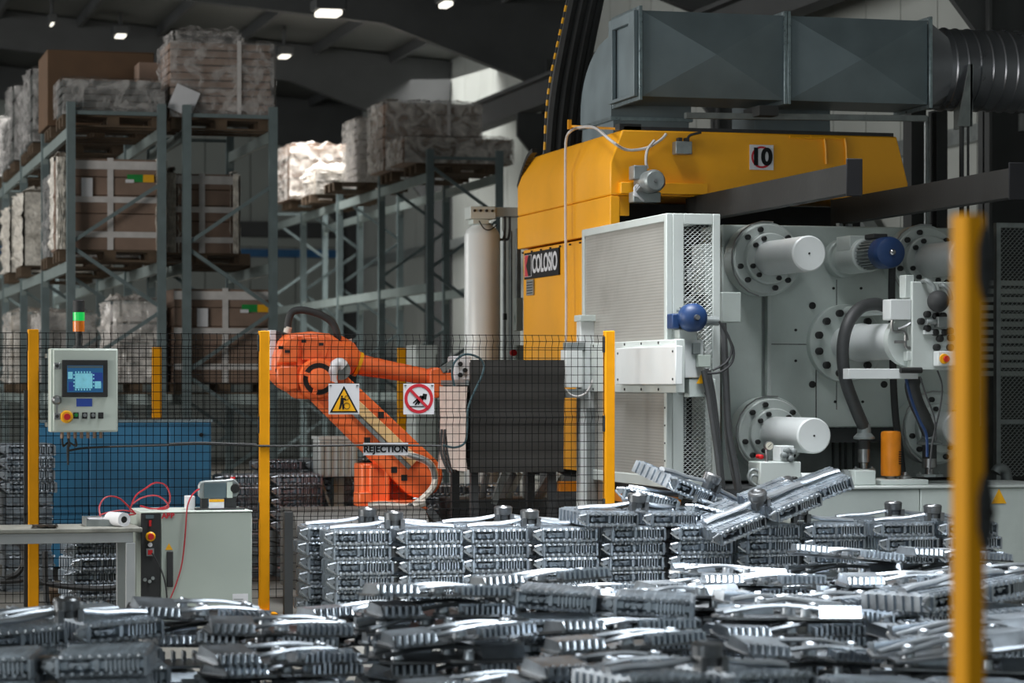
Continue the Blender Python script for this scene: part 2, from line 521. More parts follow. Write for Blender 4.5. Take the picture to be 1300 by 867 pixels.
# lamps under the roof
def lamp(px, py, d, wpx, hpx, label):
    p = at(px, py, d)
    s = d/FPX
    t = thing('high_bay_lamp', label, 'ceiling lamp', p, 'lamps under the roof')
    wv, hv = wpx*s, hpx*s
    MB().box(p.x-wv/2-0.06, p.x+wv/2+0.06, p.y-0.22, p.y+0.22, p.z+hv/2, p.z+hv/2+0.16).build('housing', 'dark_steel', t, 0.02)
    m = MB().box(p.x-wv/2, p.x+wv/2, p.y-0.2, p.y+0.2, p.z-hv/2, p.z+hv/2)
    m.build('lens', 'lamp_on', t, hv*0.3)
    zt = roof_z(p.x)
    MB().cyl((p.x, p.y, p.z+hv/2+0.15), (p.x, p.y, zt-0.01), 0.035, n=8).build('drop_rod', 'dark_steel', t)
lamp(417, 17, 40.5, 30, 7, 'bright rectangular ceiling lamp hanging alone under the roof, the largest one')
lamp(566, 6, 43, 12, 6, 'short lamp at the rafter, cut by the top edge of the photo')
lamp(626, 28, 46, 5, 3, 'tiny lamp glow below the rafter haunch by the right wall')
lamp(361, 72, 50, 12, 3, 'lamp glow just right of the wrapped top load, by the end wall')
lamp(153, 46, 50, 12, 3, 'lamp glow above the brown carton on the top rack')
lamp(66, 31, 49, 3, 2, 'tiny lamp dot near the upper left corner')

# ------------------------------------------------------------------ pallet racks
LV = [0.05, 1.55, 3.13, 4.72]
def rack(name, label, xa, xb, y0, n, levels, top, skip_braces=False, pitch=3.3):
    t = thing(name, label, 'pallet rack', ((xa+xb)/2, y0, 0), 'pallet racks')
    for i in range(n+1):
        y = y0 + i*pitch
        for x in (xa, xb):
            p = MB().box(x-0.05, x+0.05, y-0.004, y+0.004, 0, top)
            p.box(x-0.05, x-0.042, y, y+0.09, 0, top).box(x+0.042, x+0.05, y, y+0.09, 0, top).box(x-0.07, x+0.07, y-0.04, y+0.13, 0, 0.012)
            p.build('post', 'rack', t)
        z, k = 0.3, 0
        while z < top-0.9:
            a, b = (xa, xb) if k % 2 == 0 else (xb, xa)
            MB().bar((a, y+0.045, z), (b, y+0.045, z+0.72), 0.03, 0.045).build('brace', 'rack', t)
            z, k = z+0.76, k+1
        MB().bar((xa, y+0.045, top-0.12), (xb, y+0.045, top-0.12), 0.03, 0.045).build('brace', 'rack', t)
        MB().bar((xa, y+0.045, 0.22), (xb, y+0.045, 0.22), 0.03, 0.045).build('brace', 'rack', t)
        if i < n:
            for z in levels:
                for x in (xa, xb):
                    m = MB().box(x-0.025, x+0.025, y+0.09, y+pitch, z-0.13, z)
                    m.box(x-0.035, x+0.035, y+0.085, y+0.1, z-0.2, z+0.03).box(x-0.035, x+0.035, y+pitch-0.012, y+pitch-0.002, z-0.2, z+0.03)
                    m.build('beam', 'rack_beam', t)
    return t
rack('pallet_rack', 'tall grey pallet rack standing furthest left, big brown carton on top', 3.23, 4.30, 32.26, 4, LV[1:], 5.0)
rack('pallet_rack', 'tall grey pallet rack whose top load is a wrapped stack with one white strap', 4.60, 5.64, 32.26, 1, LV[1:], 5.0)
rack('pallet_rack', 'half empty pallet rack row behind the robot, wrapped loads only on its top level', 8.92, 9.95, 37.98, 4, LV[1:], 5.05)

# pallets: one built, the rest copied
def make_pallet(L=1.2, W=0.8, H=0.14):
    t = thing('pallet', 'x', 'pallet', (0, 0, 0), 'wooden pallets on the racks')
    for i in range(5):
        y = -W/2 + 0.06 + i*(W-0.12)/4
        MB().box(-L/2, L/2, y-0.055, y+0.055, H-0.022, H).build('deck_board', 'wood', t)
    for y in (-W/2+0.05, 0, W/2-0.05):
        MB().box(-L/2, L/2, y-0.05, y+0.05, 0, 0.022).build('bottom_board', 'wood', t)
        for x in (-L/2+0.07, 0, L/2-0.07):
            MB().box(x-0.07, x+0.07, y-0.05, y+0.05, 0.022, H-0.022).build('block', 'wood', t)
    return t
PAL = [None]
def pallet(x, y, z, what):
    lab = 'wooden pallet under ' + what
    if PAL[0] is None:
        PAL[0] = make_pallet()
        PAL[0].location = (x, y, z)
        PAL[0]['label'] = lab
        return
    dup(PAL[0], (x, y, z), (0, 0, 0), lab)
def jig(a): return R.uniform(-a, a)
def film_shell(t, x0, x1, y0, y1, z0, z1, m, amp=0.03, name='stretch_film'):
    q = MB()
    rnd = random.Random(int(abs(x0*77+y0*31+z0*13)))
    ph = [rnd.uniform(0, 6) for _ in range(8)]
    def wob(p):
        a = math.sin(p.z*17+ph[0]+3*math.sin(p.x*5+ph[1])) + math.sin(p.x*13+p.y*11+ph[2]+2*math.sin(p.z*9)) + 0.6*math.sin(p.z*41+p.x*9+ph[3])
        return a*amp*0.45 + rnd.uniform(-amp, amp)*0.35
    n = 16
    def side(c0, ex, ey, nrm, nx, ny):
        c0, ex, ey, nrm = Vector(c0), Vector(ex), Vector(ey), Vector(nrm)
        q.sheet(c0, ex, ey, nx, ny, lambda u, v: nrm*(0.02+abs(wob(c0+ex*u+ey*v))*min(1, 6*min(u, 1-u, v+0.1, 1.1-v)+0.3)))
    dx, dy, dz = x1-x0, y1-y0, z1-z0
    side((x0, y0, z0), (dx, 0, 0), (0, 0, dz), (0, -1, 0), n, n)
    side((x0, y1, z0), (0, -dy, 0), (0, 0, dz), (-1, 0, 0), n, n)
    side((x1, y0, z0), (0, dy, 0), (0, 0, dz), (1, 0, 0), n, n)
    side((x0, y0, z1), (dx, 0, 0), (0, dy, 0), (0, 0, 1), n, n)
    return q.build(name, m, t)
def stack_load(label, x0, x1, y0, y1, z0, z1, layers, body='carton_grey', film='film', strap=True, pal=None, amp=0.03, note=False, crumple=False):
    t = thing('wrapped_stack', label, 'wrapped load', ((x0+x1)/2, (y0+y1)/2, z0), 'wrapped loads on the racks')
    h = (z1-z0)/layers
    for i in range(layers):
        a, b = jig(0.02), jig(0.02)
        m = MB().box(x0+0.02+a, x1-0.02+a, y0+0.02+b, y1-0.02+b, z0+i*h+0.002, z0+(i+1)*h-h*0.12)
        m.build('board_bundle', body, t, 0.01)
    film_shell(t, x0, x1, y0, y1, z0, z1, film, amp)
    if strap:
        xm = x0+(x1-x0)*0.66
        MB().box(xm-0.025, xm+0.025, y0-0.05, y0-0.042, z0, z1+0.02).build('strap', 'tape', t)
    if note:
        MB().bar((x0+0.1, y0-0.07, z0+0.05), (x0+0.22, y0-0.07, z0+0.34), 0.004, 0.3, (1, 0, 0.35)).build('paper_label', 'sign_white', t)
    if crumple:
        film_shell(t, x0+0.08, x1-0.4, y0+0.1, y1-0.1, z1, z1+0.14, film, 0.05, 'crumpled_film_top')
    if pal: pallet((x0+x1)/2, (y0+y1)/2, z0-0.139, pal)
    return t
def carton_box(label, x0, x1, y0, y1, z0, z1, pal, straps=True, sticker=True, body='carton_grey', corner=True):
    t = thing('strapped_carton', label, 'cardboard box', ((x0+x1)/2, (y0+y1)/2, z0), 'large strapped cartons on the racks')
    n = 5
    h = (z1-z0)/n
    for i in range(n):
        MB().box(x0, x1, y0+jig(0.006), y1, z0+i*h, z0+(i+1)*h-0.006).build('carton_tier', body, t, 0.008)
    if straps:
        xm = (x0+x1)/2
        MB().box(xm-0.035, xm+0.035, y0-0.02, y0-0.008, z0, z1+0.004).build('strap', 'tape', t)
        for k, hh in ((0.03, 0.1), (0.42, 0.07), (0.8, 0.07)):
            zz = z1 - k*(z1-z0)
            MB().box(x0-0.004, x1+0.004, y0-0.032, y0-0.021, zz-hh, zz).build('strap', 'tape', t)
    if corner:
        film_shell(t, x0-0.03, x0+0.09, y0-0.04, y0+0.3, z0, z1, 'bubble', 0.05, 'corner_wrap')
        film_shell(t, x1-0.04, x1+0.03, y0-0.03, y0+0.3, z0, z1, 'bubble', 0.03, 'corner_wrap')
    if sticker:
        sx, sz = x1-0.42, z1-0.19
        MB().box(sx, sx+0.19, y0-0.05, y0-0.04, sz-0.09, sz).build('green_sticker', 'green_print', t)
        MB().box(sx+0.19, sx+0.32, y0-0.05, y0-0.04, sz-0.09, sz).build('yellow_sticker', 'sign_yellow', t)
        MB().box(sx-0.02, sx+0.08, y0-0.056, y0-0.05, sz-0.1, sz-0.06).build('white_sticker', 'sign_white', t)
        MB().box(x0+0.27, x0+0.40, y0-0.05, y0-0.04, z1-0.46, z1-0.24).build('paper_label', 'sign_white', t)
    if pal: pallet((x0+x1)/2, (y0+0.42), z0-0.139, pal)
    return t
# top level, leftmost rack
stack_load('flat dark wrapped bundle on top of the leftmost rack in front of a brown carton', 3.14, 4.36, 32.45, 33.3, 4.87, 5.29, 5, 'carton_dark', 'film', False, 'the flat dark wrapped bundle', 0.02)
t = thing('brown_carton', 'large plain brown carton on the top rack behind the flat dark bundle', 'cardboard box', (3.75, 34.5, 4.87))
MB().box(3.10, 4.42, 33.9, 35.1, 4.87, 5.80).build('carton_body', 'carton', t, 0.01)
MB().box(3.10, 3.755, 33.9, 35.1, 5.80, 5.806).build('top_flap', 'carton', t)
MB().box(3.765, 4.42, 33.9, 35.1, 5.80, 5.806).build('top_flap', 'carton', t)
pallet(3.75, 34.4, 4.729, 'the large plain brown carton')
for i, (y, h, dx) in enumerate(((36.2, 0.86, 0), (37.6, 0.75, 0.05), (39.2, 0.95, 0), (40.8, 0.6, 0.03), (42.4, 0.8, 0))):
    stack_load('dark film-wrapped board stack on the leftmost rack top level, %s behind the brown carton' % ORD[i+1], 3.12+dx, 4.35, y, y+1.15, 4.87, 4.87+h+0.1, 6, 'carton_dark', 'film', False, 'the dark wrapped stack, %s behind the brown carton' % ORD[i+1], 0.05)
# top level, second rack
stack_load('tall wrapped board stack with one vertical white strap on the second rack top', 4.42, 5.68, 32.47, 33.4, 4.87, 5.78, 10, 'carton_grey', 'film', True, 'the tall wrapped stack with white strap', 0.035, True, True)
t = thing('small_carton', 'small carton sticking out beside the tall wrapped stack', 'cardboard box', (4.33, 33.57, 5.02))
MB().box(4.16, 4.5, 33.35, 33.8, 5.02, 5.62).build('carton_body', 'carton_grey', t, 0.01)
# middle level
carton_box('big strapped carton with a green sticker on the middle level of the leftmost rack', 3.10, 4.33, 32.5, 33.4, 3.27, 4.36, 'the strapped carton with a green sticker, middle level')
carton_box('strapped carton without sticker on the middle level of the second rack', 4.47, 5.30, 33.0, 33.95, 3.27, 4.24, 'the strapped carton of the second rack, middle level', True, False)
stack_load('low dark board bundle under the top level beam of the second rack', 4.7, 5.5, 34.2, 35.2, 3.27, 4.0, 5, 'carton_dark', 'film', False, 'the low dark board bundle', 0.02)
stack_load('dark wrapped stack behind the middle level carton of the leftmost rack', 3.2, 4.3, 34.4, 35.4, 3.27, 4.3, 8, 'carton_dark', 'film', False, 'the dark wrapped stack behind the middle level carton', 0.03)
stack_load('puffy white bubble-wrapped load at the left picture edge, middle rack level', 3.08, 4.2, 36.9, 38.1, 3.27, 4.25, 3, 'bubble', 'bubble', False, 'the puffy white bubble-wrapped load', 0.09)
stack_load('second puffy white wrapped load farther along the middle rack level', 3.08, 4.2, 39.15, 40.2, 3.27, 4.2, 3, 'bubble', 'bubble', False, 'the second puffy white load', 0.08)
# lower level
carton_box('big strapped carton with a green sticker on the lower level of the second rack', 4.47, 5.70, 32.45, 33.4, 1.69, 2.82, 'the strapped carton on the lower level', True, True, 'carton_grey', False)
stack_load('cloudy white film-wrapped sack stack on the lower level of the leftmost rack', 3.75, 4.34, 32.55, 33.5, 1.69, 2.66, 4, 'tape', 'film_white', False, 'the cloudy white sack stack', 0.07)
stack_load('pale wrapped stack behind the white sack stack on the lower rack level', 3.2, 3.9, 35.8, 36.9, 1.69, 2.6, 4, 'tape', 'film_white', False, 'the pale stack on the lower rack level', 0.05)
stack_load('blueish white wrapped load at the left picture edge on the lower rack level', 3.1, 4.2, 39.15, 40.4, 1.69, 2.7, 4, 'bubble', 'film_white', False, 'the blueish white load, lower level', 0.06)
# row behind the robot, top level
stack_load('long flat wrapped board load at the near end of the half empty rack', 8.58, 10.2, 38.2, 39.3, 4.87, 5.24, 5, 'carton_grey', 'film_white', False, 'the long flat wrapped board load', 0.03)
stack_load('square dark wrapped stack on the half empty rack behind the flat load', 8.62, 10.1, 39.7, 40.85, 4.87, 5.90, 6, 'carton_grey', 'film_white', True, 'the square dark wrapped stack', 0.04)
stack_load('slim pale wrapped stack on the half empty rack between two wider ones', 8.66, 9.18, 42.0, 43.0, 4.87, 5.86, 9, 'tape', 'film_white', False, 'the slim pale wrapped stack', 0.04)
stack_load('wide low pale wrapped load at the far end of the half empty rack', 8.35, 9.7, 46.2, 47.65, 4.87, 5.78, 5, 'carton_grey', 'film_white', False, 'the wide low pale load', 0.07)
stack_load('crumpled white wrapped bags before the wide low load on the half empty rack', 8.55, 9.6, 44.85, 45.8, 4.87, 5.30, 2, 'bubble', 'film_white', False, 'the crumpled white bags', 0.09)
# ------------------------------------------------------------------ mesh fences
def wire_panel(parent, x0, x1, y, z0, z1, folds, step=0.05, r=0.0022):
    m = MB()
    def fold(z):
        for f in folds:
            if abs(z-f) < 0.045: return -0.03*(1-abs(z-f)/0.045)
        return 0
    zs = [z0, z1]
    for f in folds: zs += [f-0.045, f, f+0.045]
    zs = sorted(z for z in zs if z0 <= z <= z1)
    n = int((x1-x0)/step)
    for i in range(n+1):
        x = x0 + (x1-x0)*i/n
        m.tube([(x, y+fold(z), z) for z in zs], r, 4)
    hz = set()
    z = z0
    while z <= z1-0.02:
        hz.add(round(z, 3))
        z += 0.062
    for f in folds: hz |= {f-0.045, f, f+0.045}
    for z in hz:
        m.tube([(x0, y+fold(z), z), (x1, y+fold(z), z)], r*1.05, 4)
    return m.build('wire_mesh', 'wire', parent, 0, 'stuff')
YF = 19.42
t = thing('safety_fence', 'black wire safety fence with three yellow posts in front of the robot', 'fence', (4.0, YF, 0))
px3 = [(42, 418), (335, 420), (773, 420)]
xs = [xY(p, YF) for p, _ in px3]
for (p, py), x in zip(px3, xs):
    z = zY(p, py, YF)
    MB().box(x-0.037, x+0.037, YF-0.035, YF+0.035, 0.01, z).build('post', 'yellow_post', t, 0.006)
    MB().box(x-0.09, x+0.09, YF-0.08, YF+0.08, 0, 0.012).build('foot_plate', 'yellow_post', t)
    for zz in (0.75, 1.37, 1.96):
        MB().box(x-0.046, x-0.0375, YF-0.03, YF+0.02, zz-0.06, zz+0.06).build('clamp', 'black', t, 0.003)
FO = [1.98, 1.415, 0.75]
wire_panel(t, xs[0]-0.9, xs[0]-0.04, YF, 0.12, 2.03, FO)
wire_panel(t, xs[0]+0.04, xs[1]-0.04, YF, 0.12, 2.03, FO)
wire_panel(t, xs[1]+0.04, xs[2]-0.04, YF, 0.12, 2.03, FO)
MB().box(xs[0]-0.064, xs[0]-0.037, YF-0.02, YF+0.03, 0.0, 1.62).build('dark_guide_rail', 'black', t)
YB = 27.3
t = thing('safety_fence', 'rear wire fence with two yellow posts seen through the front fence', 'fence', (5.0, YB, 0))
bx = [xY(199, YB), xY(510, YB)]
for x in bx:
    MB().box(x-0.045, x+0.045, YB-0.03, YB+0.03, 0, 2.04).build('post', 'yellow_post', t, 0.006)
    MB().box(x-0.09, x+0.09, YB-0.08, YB+0.08, 0, 0.012).build('foot_plate', 'yellow_post', t)
wire_panel(t, bx[0]+0.05, bx[1]-0.05, YB, 0.12, 2.03, FO, 0.06)
wire_panel(t, bx[0]-1.6, bx[0]-0.05, YB, 0.12, 2.03, FO, 0.06)

# close post at the right with its black clamps
D = 5.85
p = at(1229, 272, D)
t = thing('fence_post', 'thick blurred yellow post with black clamps close to the camera', 'fence post', (p.x, p.y, 0))
def turned():
    m = MB()
    m.m = Matrix.Translation((p.x, p.y, 0)) @ Matrix.Rotation(math.radians(17), 4, 'Z')
    return m
turned().box(-0.026, 0.026, -0.026, 0.026, 0.01, p.z).build('post', 'yellow_post', t, 0.005)
turned().box(-0.08, 0.08, -0.08, 0.08, 0, 0.012).build('foot_plate', 'yellow_post', t)
for py in (335, 650):
    z = at(1240, py, D).z
    o8 = [(0.024*math.cos(math.pi/8+i*math.pi/4), 0.085*math.sin(math.pi/8+i*math.pi/4)) for i in range(8)]
    turned().prism([(0.026+a, z+b) for a, b in o8], 'y', -0.034, 0.02).build('clamp', 'black', t, 0.004)
    turned().lathe((0.032, -0.046, z), (0, 1, 0), [(0, 0.010), (0.014, 0.010)], 6).build('clamp_bolt', 'bolt', t)

# signs tied to the front fence
def flatbox(m, x0, x1, y, z0, z1, d=0.002): return m.box(x0, x1, y-d, y, z0, z1)
YS = YF - 0.034
def sign_base(name, label, px0, px1, py0, py1):
    a, b = atY(px0, py1, YS), atY(px1, py0, YS)
    t = thing(name, label, 'sign', ((a.x+b.x)/2, YS, a.z))
    MB().box(a.x, b.x, YS-0.004, YS, a.z, b.z).build('sign_plate', 'sign_white', t)
    for x in (a.x+0.015, b.x-0.015):
        MB().box(x-0.008, x+0.008, YS-0.008, YS-0.004, b.z-0.016, b.z-0.01).build('cable_tie', 'black', t)
    return t, a, b
t, a, b = sign_base('warning_sign', 'white sign with a yellow crushing-hazard triangle on the wire fence', 417, 456, 487, 526)
cx, y = (a.x+b.x)/2, YS-0.0045
w = (b.x-a.x)
def tri(s, y0, d=0.0015, col='sign_black', name='triangle'):
    h = s*0.92
    zc = a.z + w*0.07 + (0.44*w - s/2)*0.55
    return MB().prism([(cx-s/2, zc), (cx+s/2, zc), (cx, zc+h)], 'y', y0-d, y0).build(name, col, t)
tri(w*0.93, y, col='sign_black', name='triangle_border')
tri(w*0.76, y-0.0016, col='sign_yellow', name='triangle_field')
m = MB()
yy = y-0.0046
def S(u, v): return (cx+u*w, a.z+v*w)           # sign-plane units
def disc(m, u, v, r, n=16, d=0.0015, inner=None):
    c = S(u, v)
    if inner is None:
        return m.prism([(c[0]+r*w*math.cos(2*math.pi*i/n), c[1]+r*w*math.sin(2*math.pi*i/n)) for i in range(n)], 'y', yy-d, yy)
    for i in range(n):
        q0, q1 = 2*math.pi*i/n, 2*math.pi*(i+1)/n
        m.prism([(c[0]+r*w*math.cos(q0), c[1]+r*w*math.sin(q0)), (c[0]+r*w*math.cos(q1), c[1]+r*w*math.sin(q1)),
                 (c[0]+inner*w*math.cos(q1), c[1]+inner*w*math.sin(q1)), (c[0]+inner*w*math.cos(q0), c[1]+inner*w*math.sin(q0))], 'y', yy-d, yy)
    return m
def poly(m, pts): return m.prism([S(u, v) for u, v in pts], 'y', yy-0.0015, yy)
disc(m, -0.07, 0.57, 0.035)
poly(m, [(-0.12, 0.36), (-0.01, 0.36), (-0.02, 0.53), (-0.11, 0.53)])
poly(m, [(-0.02, 0.47), (0.06, 0.44), (0.06, 0.48), (-0.03, 0.53)])
poly(m, [(-0.17, 0.16), (-0.12, 0.16), (-0.06, 0.36), (-0.12, 0.38)])
poly(m, [(-0.05, 0.16), (0.0, 0.16), (-0.01, 0.36), (-0.07, 0.36)])
disc(m, 0.09, 0.53, 0.075, 18, inner=0.058)
disc(m, 0.09, 0.27, 0.105, 18, inner=0.088)
m.build('pictogram', 'sign_black', t)
t, a, b = sign_base('prohibition_sign', 'white sign with a red do-not-touch hand ring on the wire fence', 512, 551, 487, 526)
cx, w = (a.x+b.x)/2, (b.x-a.x)
yy = YS-0.0045
m = disc(MB(), 0, 0.5, 0.47, 36, inner=0.37)
m.build('red_ring', 'sign_red', t)
yy = YS-0.0048
m = poly(MB(), [(-0.30, 0.235), (0.16, 0.235), (0.16, 0.265), (-0.30, 0.265)])
poly(m, [(0.08, 0.50), (0.24, 0.47), (0.27, 0.64), (0.14, 0.66)])
poly(m, [(-0.02, 0.36), (0.14, 0.43), (0.17, 0.57), (0.06, 0.60), (-0.08, 0.50)])
poly(m, [(-0.14, 0.30), (-0.10, 0.29), (0.03, 0.42), (-0.02, 0.48)])
poly(m, [(-0.20, 0.37), (-0.17, 0.35), (-0.01, 0.47), (-0.05, 0.51)])
poly(m, [(-0.04, 0.31), (0.0, 0.31), (0.08, 0.43), (0.03, 0.46)])
m.build('hand_pictogram', 'sign_black', t)
yy = YS-0.0066
m = poly(MB(), [(-0.315, 0.755), (-0.255, 0.815), (0.315, 0.245), (0.255, 0.185)])
m.build('red_slash', 'sign_red', t)
t, a, b = sign_base('text_sign', 'long narrow white sign reading REJECTION on the wire fence', 461, 518, 562, 578)
text('lettering', 'REJECTION', 'sign_black', t, ((a.x+b.x)/2, YS-0.006, (a.z+b.z)/2-0.002), FRONT, 0.066, 0.0022)

# ------------------------------------------------------------------ control box with beacon, left of the fence
YC = 19.33
a, b = atY(60, 548, YC), atY(145, 443, YC)
t = thing('control_box', 'light grey control box with a blue touch screen on the wire fence', 'control box', ((a.x+b.x)/2, YC, a.z))
body = MB().box(a.x, b.x, YC-0.22, YC-0.06, a.z, b.z).build('enclosure', 'panel', t, 0.008)
yd = YC-0.22
MB().box(a.x+0.02, b.x-0.008, yd-0.018, yd, a.z+0.008, b.z-0.008).build('door', 'panel', t, 0.006)
for z in (a.z+0.05, b.z-0.05):
    MB().box(a.x-0.01, b.x+0.01, YC-0.07, YF+0.01, z-0.015, z+0.015).build('bracket', 'galv', t)
yq = yd-0.018
def Q(px, py): return atY(px, py, yq)
bez = MB()
q0, q1 = Q(78.5, 504), Q(136.5, 457)
bz = MB().box(q0.x, q1.x, yq-0.014, yq, q0.z, q1.z).build('screen_bezel', 'black', t, 0.004)
q0, q1 = Q(85, 498), Q(130.5, 464)
MB().box(q0.x, q1.x, yq-0.0155, yq-0.0142, q0.z, q1.z).build('screen', 'screen', bz)
def scr(px0, px1, py0, py1, m, d, nm='screen_image'):
    u, v = Q(px0, py1), Q(px1, py0)
    MB().box(u.x, v.x, yq-0.0156-d, yq-0.0155-d*0.5, u.z, v.z).build(nm, m, bz)
scr(85.5, 130, 464.5, 467, 'lcd', 0.0006)
scr(86, 92, 472, 481, 'screen_lit', 0.0006)
scr(112, 130, 473, 486, 'screen_deep', 0.0006)
scr(95, 117, 474, 493, 'screen_lit', 0.0012)
scr(120, 128, 484, 493, 'screen_lit', 0.0012)
scr(87, 93, 485, 496, 'screen_deep', 0.0006)
m = MB()
for k in range(6):
    for (px, py) in ((96+k*3.6, 472.5), (96+k*3.6, 494.5)):
        c = Q(px, py)
        m.box(c.x-0.005, c.x+0.005, yq-0.0168, yq-0.0155, c.z-0.006, c.z+0.006)
for k in range(4):
    for (px, py) in ((93.7, 476+k*4.6), (118.5, 476+k*4.6)):
        c = Q(px, py)
        m.box(c.x-0.005, c.x+0.005, yq-0.0168, yq-0.0155, c.z-0.005, c.z+0.005)
m.build('screen_part_outline', 'screen_lit', bz)
q0, q1 = Q(97, 516), Q(117, 506)
MB().box(q0.x, q1.x, yq-0.002, yq, q0.z, q1.z).build('blue_name_plate', 'screen_deep', t)
for (px, py) in ((72.5, 464.5), (72.5, 528.5)):
    c = Q(px, py)
    l = MB().box(c.x-0.022, c.x+0.022, yq-0.006, yq, c.z-0.022, c.z+0.022).build('lock_plate', 'steel', t, 0.004)
    MB().lathe((c.x, yq-0.006, c.z), (0, -1, 0), [(0, 0.012), (0.006, 0.012)], 12).build('lock_core', 'black', l)
c, c2 = Q(72, 508), Q(72, 524)
k = MB().lathe((c.x, yq, c.z), (0, -1, 0), [(0, 0.035), (0.012, 0.032), (0.03, 0.02)], 14)
k.bar((c.x, yq-0.012, c.z-0.02), (c2.x, yq-0.012, c2.z), 0.012, 0.01, (0, 1, 0))
k.build('latch_handle', 'steel', t)
c = Q(84.5, 529)
e = MB().lathe((c.x, yq, c.z), (0, -1, 0), [(0, 0.045), (0.006, 0.045), (0.02, 0.036), (0.02, 0.02)], 20).build('emergency_stop_collar', 'sign_yellow', t)
MB().lathe((c.x, yq-0.018, c.z), (0, -1, 0), [(0, 0.014), (0.016, 0.014), (0.018, 0.024), (0.034, 0.022)], 18).build('emergency_stop_button', 'red', e)
for i, px in enumerate((96.5, 107.5, 118, 128)):
    c = Q(px, 527.5)
    pl = MB().box(c.x-0.018, c.x+0.018, yq-0.004, yq, c.z-0.022, c.z+0.022).build('button_plate', 'black', t)
    MB().lathe((c.x, yq-0.004, c.z+0.003), (0, -1, 0), [(0, 0.014), (0.014, 0.013)], 12).build('push_button', ['green_print', 'steel', 'steel', 'black'][i], pl)
for i in range(7):
    x = a.x+0.09+i*0.045
    MB().cyl((x, YC-0.14, a.z-0.045), (x, YC-0.14, a.z), 0.012, n=8).build('cable_gland', 'carton_grey', t)
cz = zY(88, 572, YC)
for i, x in enumerate((a.x+0.09, a.x+0.135, a.x+0.18)):
    MB().tube([(x, YC-0.14, a.z-0.04), (x+0.01, YC-0.12, a.z-0.1), (a.x+0.14, YC-0.06, cz+0.05), (a.x+0.14, YC-0.05, cz-0.1)], 0.007, 6, smooth=5).build('cable', 'black', t)
# beacon tower on the box
bt = MB()
p0 = atY(100, 443, YC-0.14)
def zz(py): return zY(100, py, YC-0.14)
t = thing('signal_beacon', 'small stack beacon, green lit over amber, on the grey control box', 'signal light', (p0.x, YC-0.14, b.z))
MB().cyl((p0.x, YC-0.14, b.z), (p0.x, YC-0.14, b.z+0.02), 0.04, n=14).cyl((p0.x, YC-0.14, b.z), (p0.x, YC-0.14, zz(421)), 0.021, n=12).build('pole', 'black', t)
MB().cyl((p0.x, YC-0.14, zz(421)), (p0.x, YC-0.14, zz(407.5)), 0.041, n=18).build('amber_lens', 'amber', t)
MB().cyl((p0.x, YC-0.14, zz(407)), (p0.x, YC-0.14, zz(396.5)), 0.041, n=18).build('green_lens', 'green_on', t)
MB().lathe((p0.x, YC-0.14, zz(396)), (0, 0, 1), [(0, 0.041), (zz(382)-zz(396), 0.041), (zz(380.5)-zz(396), 0.03)], 18).build('black_cap', 'black', t)
# cable bundle tied along the fence
t = thing('cable_run', 'thin dark cable bundle running along the fence at knob height', 'cable', (3.0, YF, 1.2))
pts = [atY(p, y, YF-0.045) for p, y in ((88, 572), (105, 569), (140, 567), (180, 566), (215, 565), (250, 563.5), (290, 564.5), (325, 566), (400, 566), (470, 565), (560, 566))]
MB().tube(pts, 0.009, 6, smooth=4).build('cable', 'black', t)
MB().tube([p+Vector((0, -0.012, 0.012)) for p in pts[4:8]], 0.004, 6, smooth=4).build('pale_cable', 'hose', t)
t.location = (3.0, YF, 1.2)
# ------------------------------------------------------------------ die casting press
# housing
XL, YH = 6.29, 20.57
XR = xY(1153, YH)
t = thing('press_housing', 'big yellow press housing with chamfered top behind the white guard cage', 'press housing', ((XL+XR)/2, 22.0, 0.0))
zt, zb = 3.68, zY(900, 250, YH)
YHB = 23.4
MB().prism([(XL, zb), (XR, zb), (XR, zt-0.38), (XR-0.10, zt), (XL+0.10, zt), (XL, zt-0.26)], 'y', YH, YHB).build('top_cover', 'yellow', t, 0.012)
zs = 2.86
MB().box(XL, XL+0.08, YH, YHB, zs+0.008, zb-0.004).build('upper_side_panel', 'yellow', t, 0.006)
MB().box(XL+0.02, XL+0.10, YH, YHB-0.13, 0.95, zs-0.008).build('lower_side_panel', 'yellow', t, 0.006)
MB().box(XL+0.10, XR-0.1, 21.35, 21.5, 0.86, zb-0.01).build('dark_void_sheet', 'black', t)  # black sheet put in as the shade of the void under the cover
MB().box(XL+0.10, XR-0.1, YHB-0.1, YHB, 0.86, zb-0.01).build('back_frame', 'black', t)
MB().box(XL+0.06, XL+0.16, YH+0.01, YH+0.09, zb-0.16, zb-0.005).build('front_strip', 'yellow', t)
q = atY(895, 233, YH)
MB().box(xY(785, YH), q.x, YH-0.07, YH-0.002, zb+0.01, zb+0.1).build('lower_lip', 'yellow', t, 0.006)
MB().box(XL+0.12, XR-0.12, YH+0.02, YH+0.05, zt+0.001, zt+0.03).build('top_trim_strip', 'black', t)
m = MB()
for py in (345, 408):
    a = atX(680, py, XL)
rows = MB()
for i in range(9):
    rows.box(XL-0.004, XL+0.01, YH+0.25+i*0.3, YH+0.27+i*0.3, zs-0.04, zs-0.025)
rows.build('rivets', 'bolt', t, kind='stuff')
for px, d in ((1047, 0), (1073, 0.0)):
    p = atY(px, 178, YH-0.012)
    p2 = atY(px+2, 208, YH-0.012)
    MB().tube([p+Vector((-0.3, 0, 0.02)), p+Vector((-0.05, 0, 0.015)), p, p2], 0.011, 6, smooth=4).build('conduit', 'yellow', t)
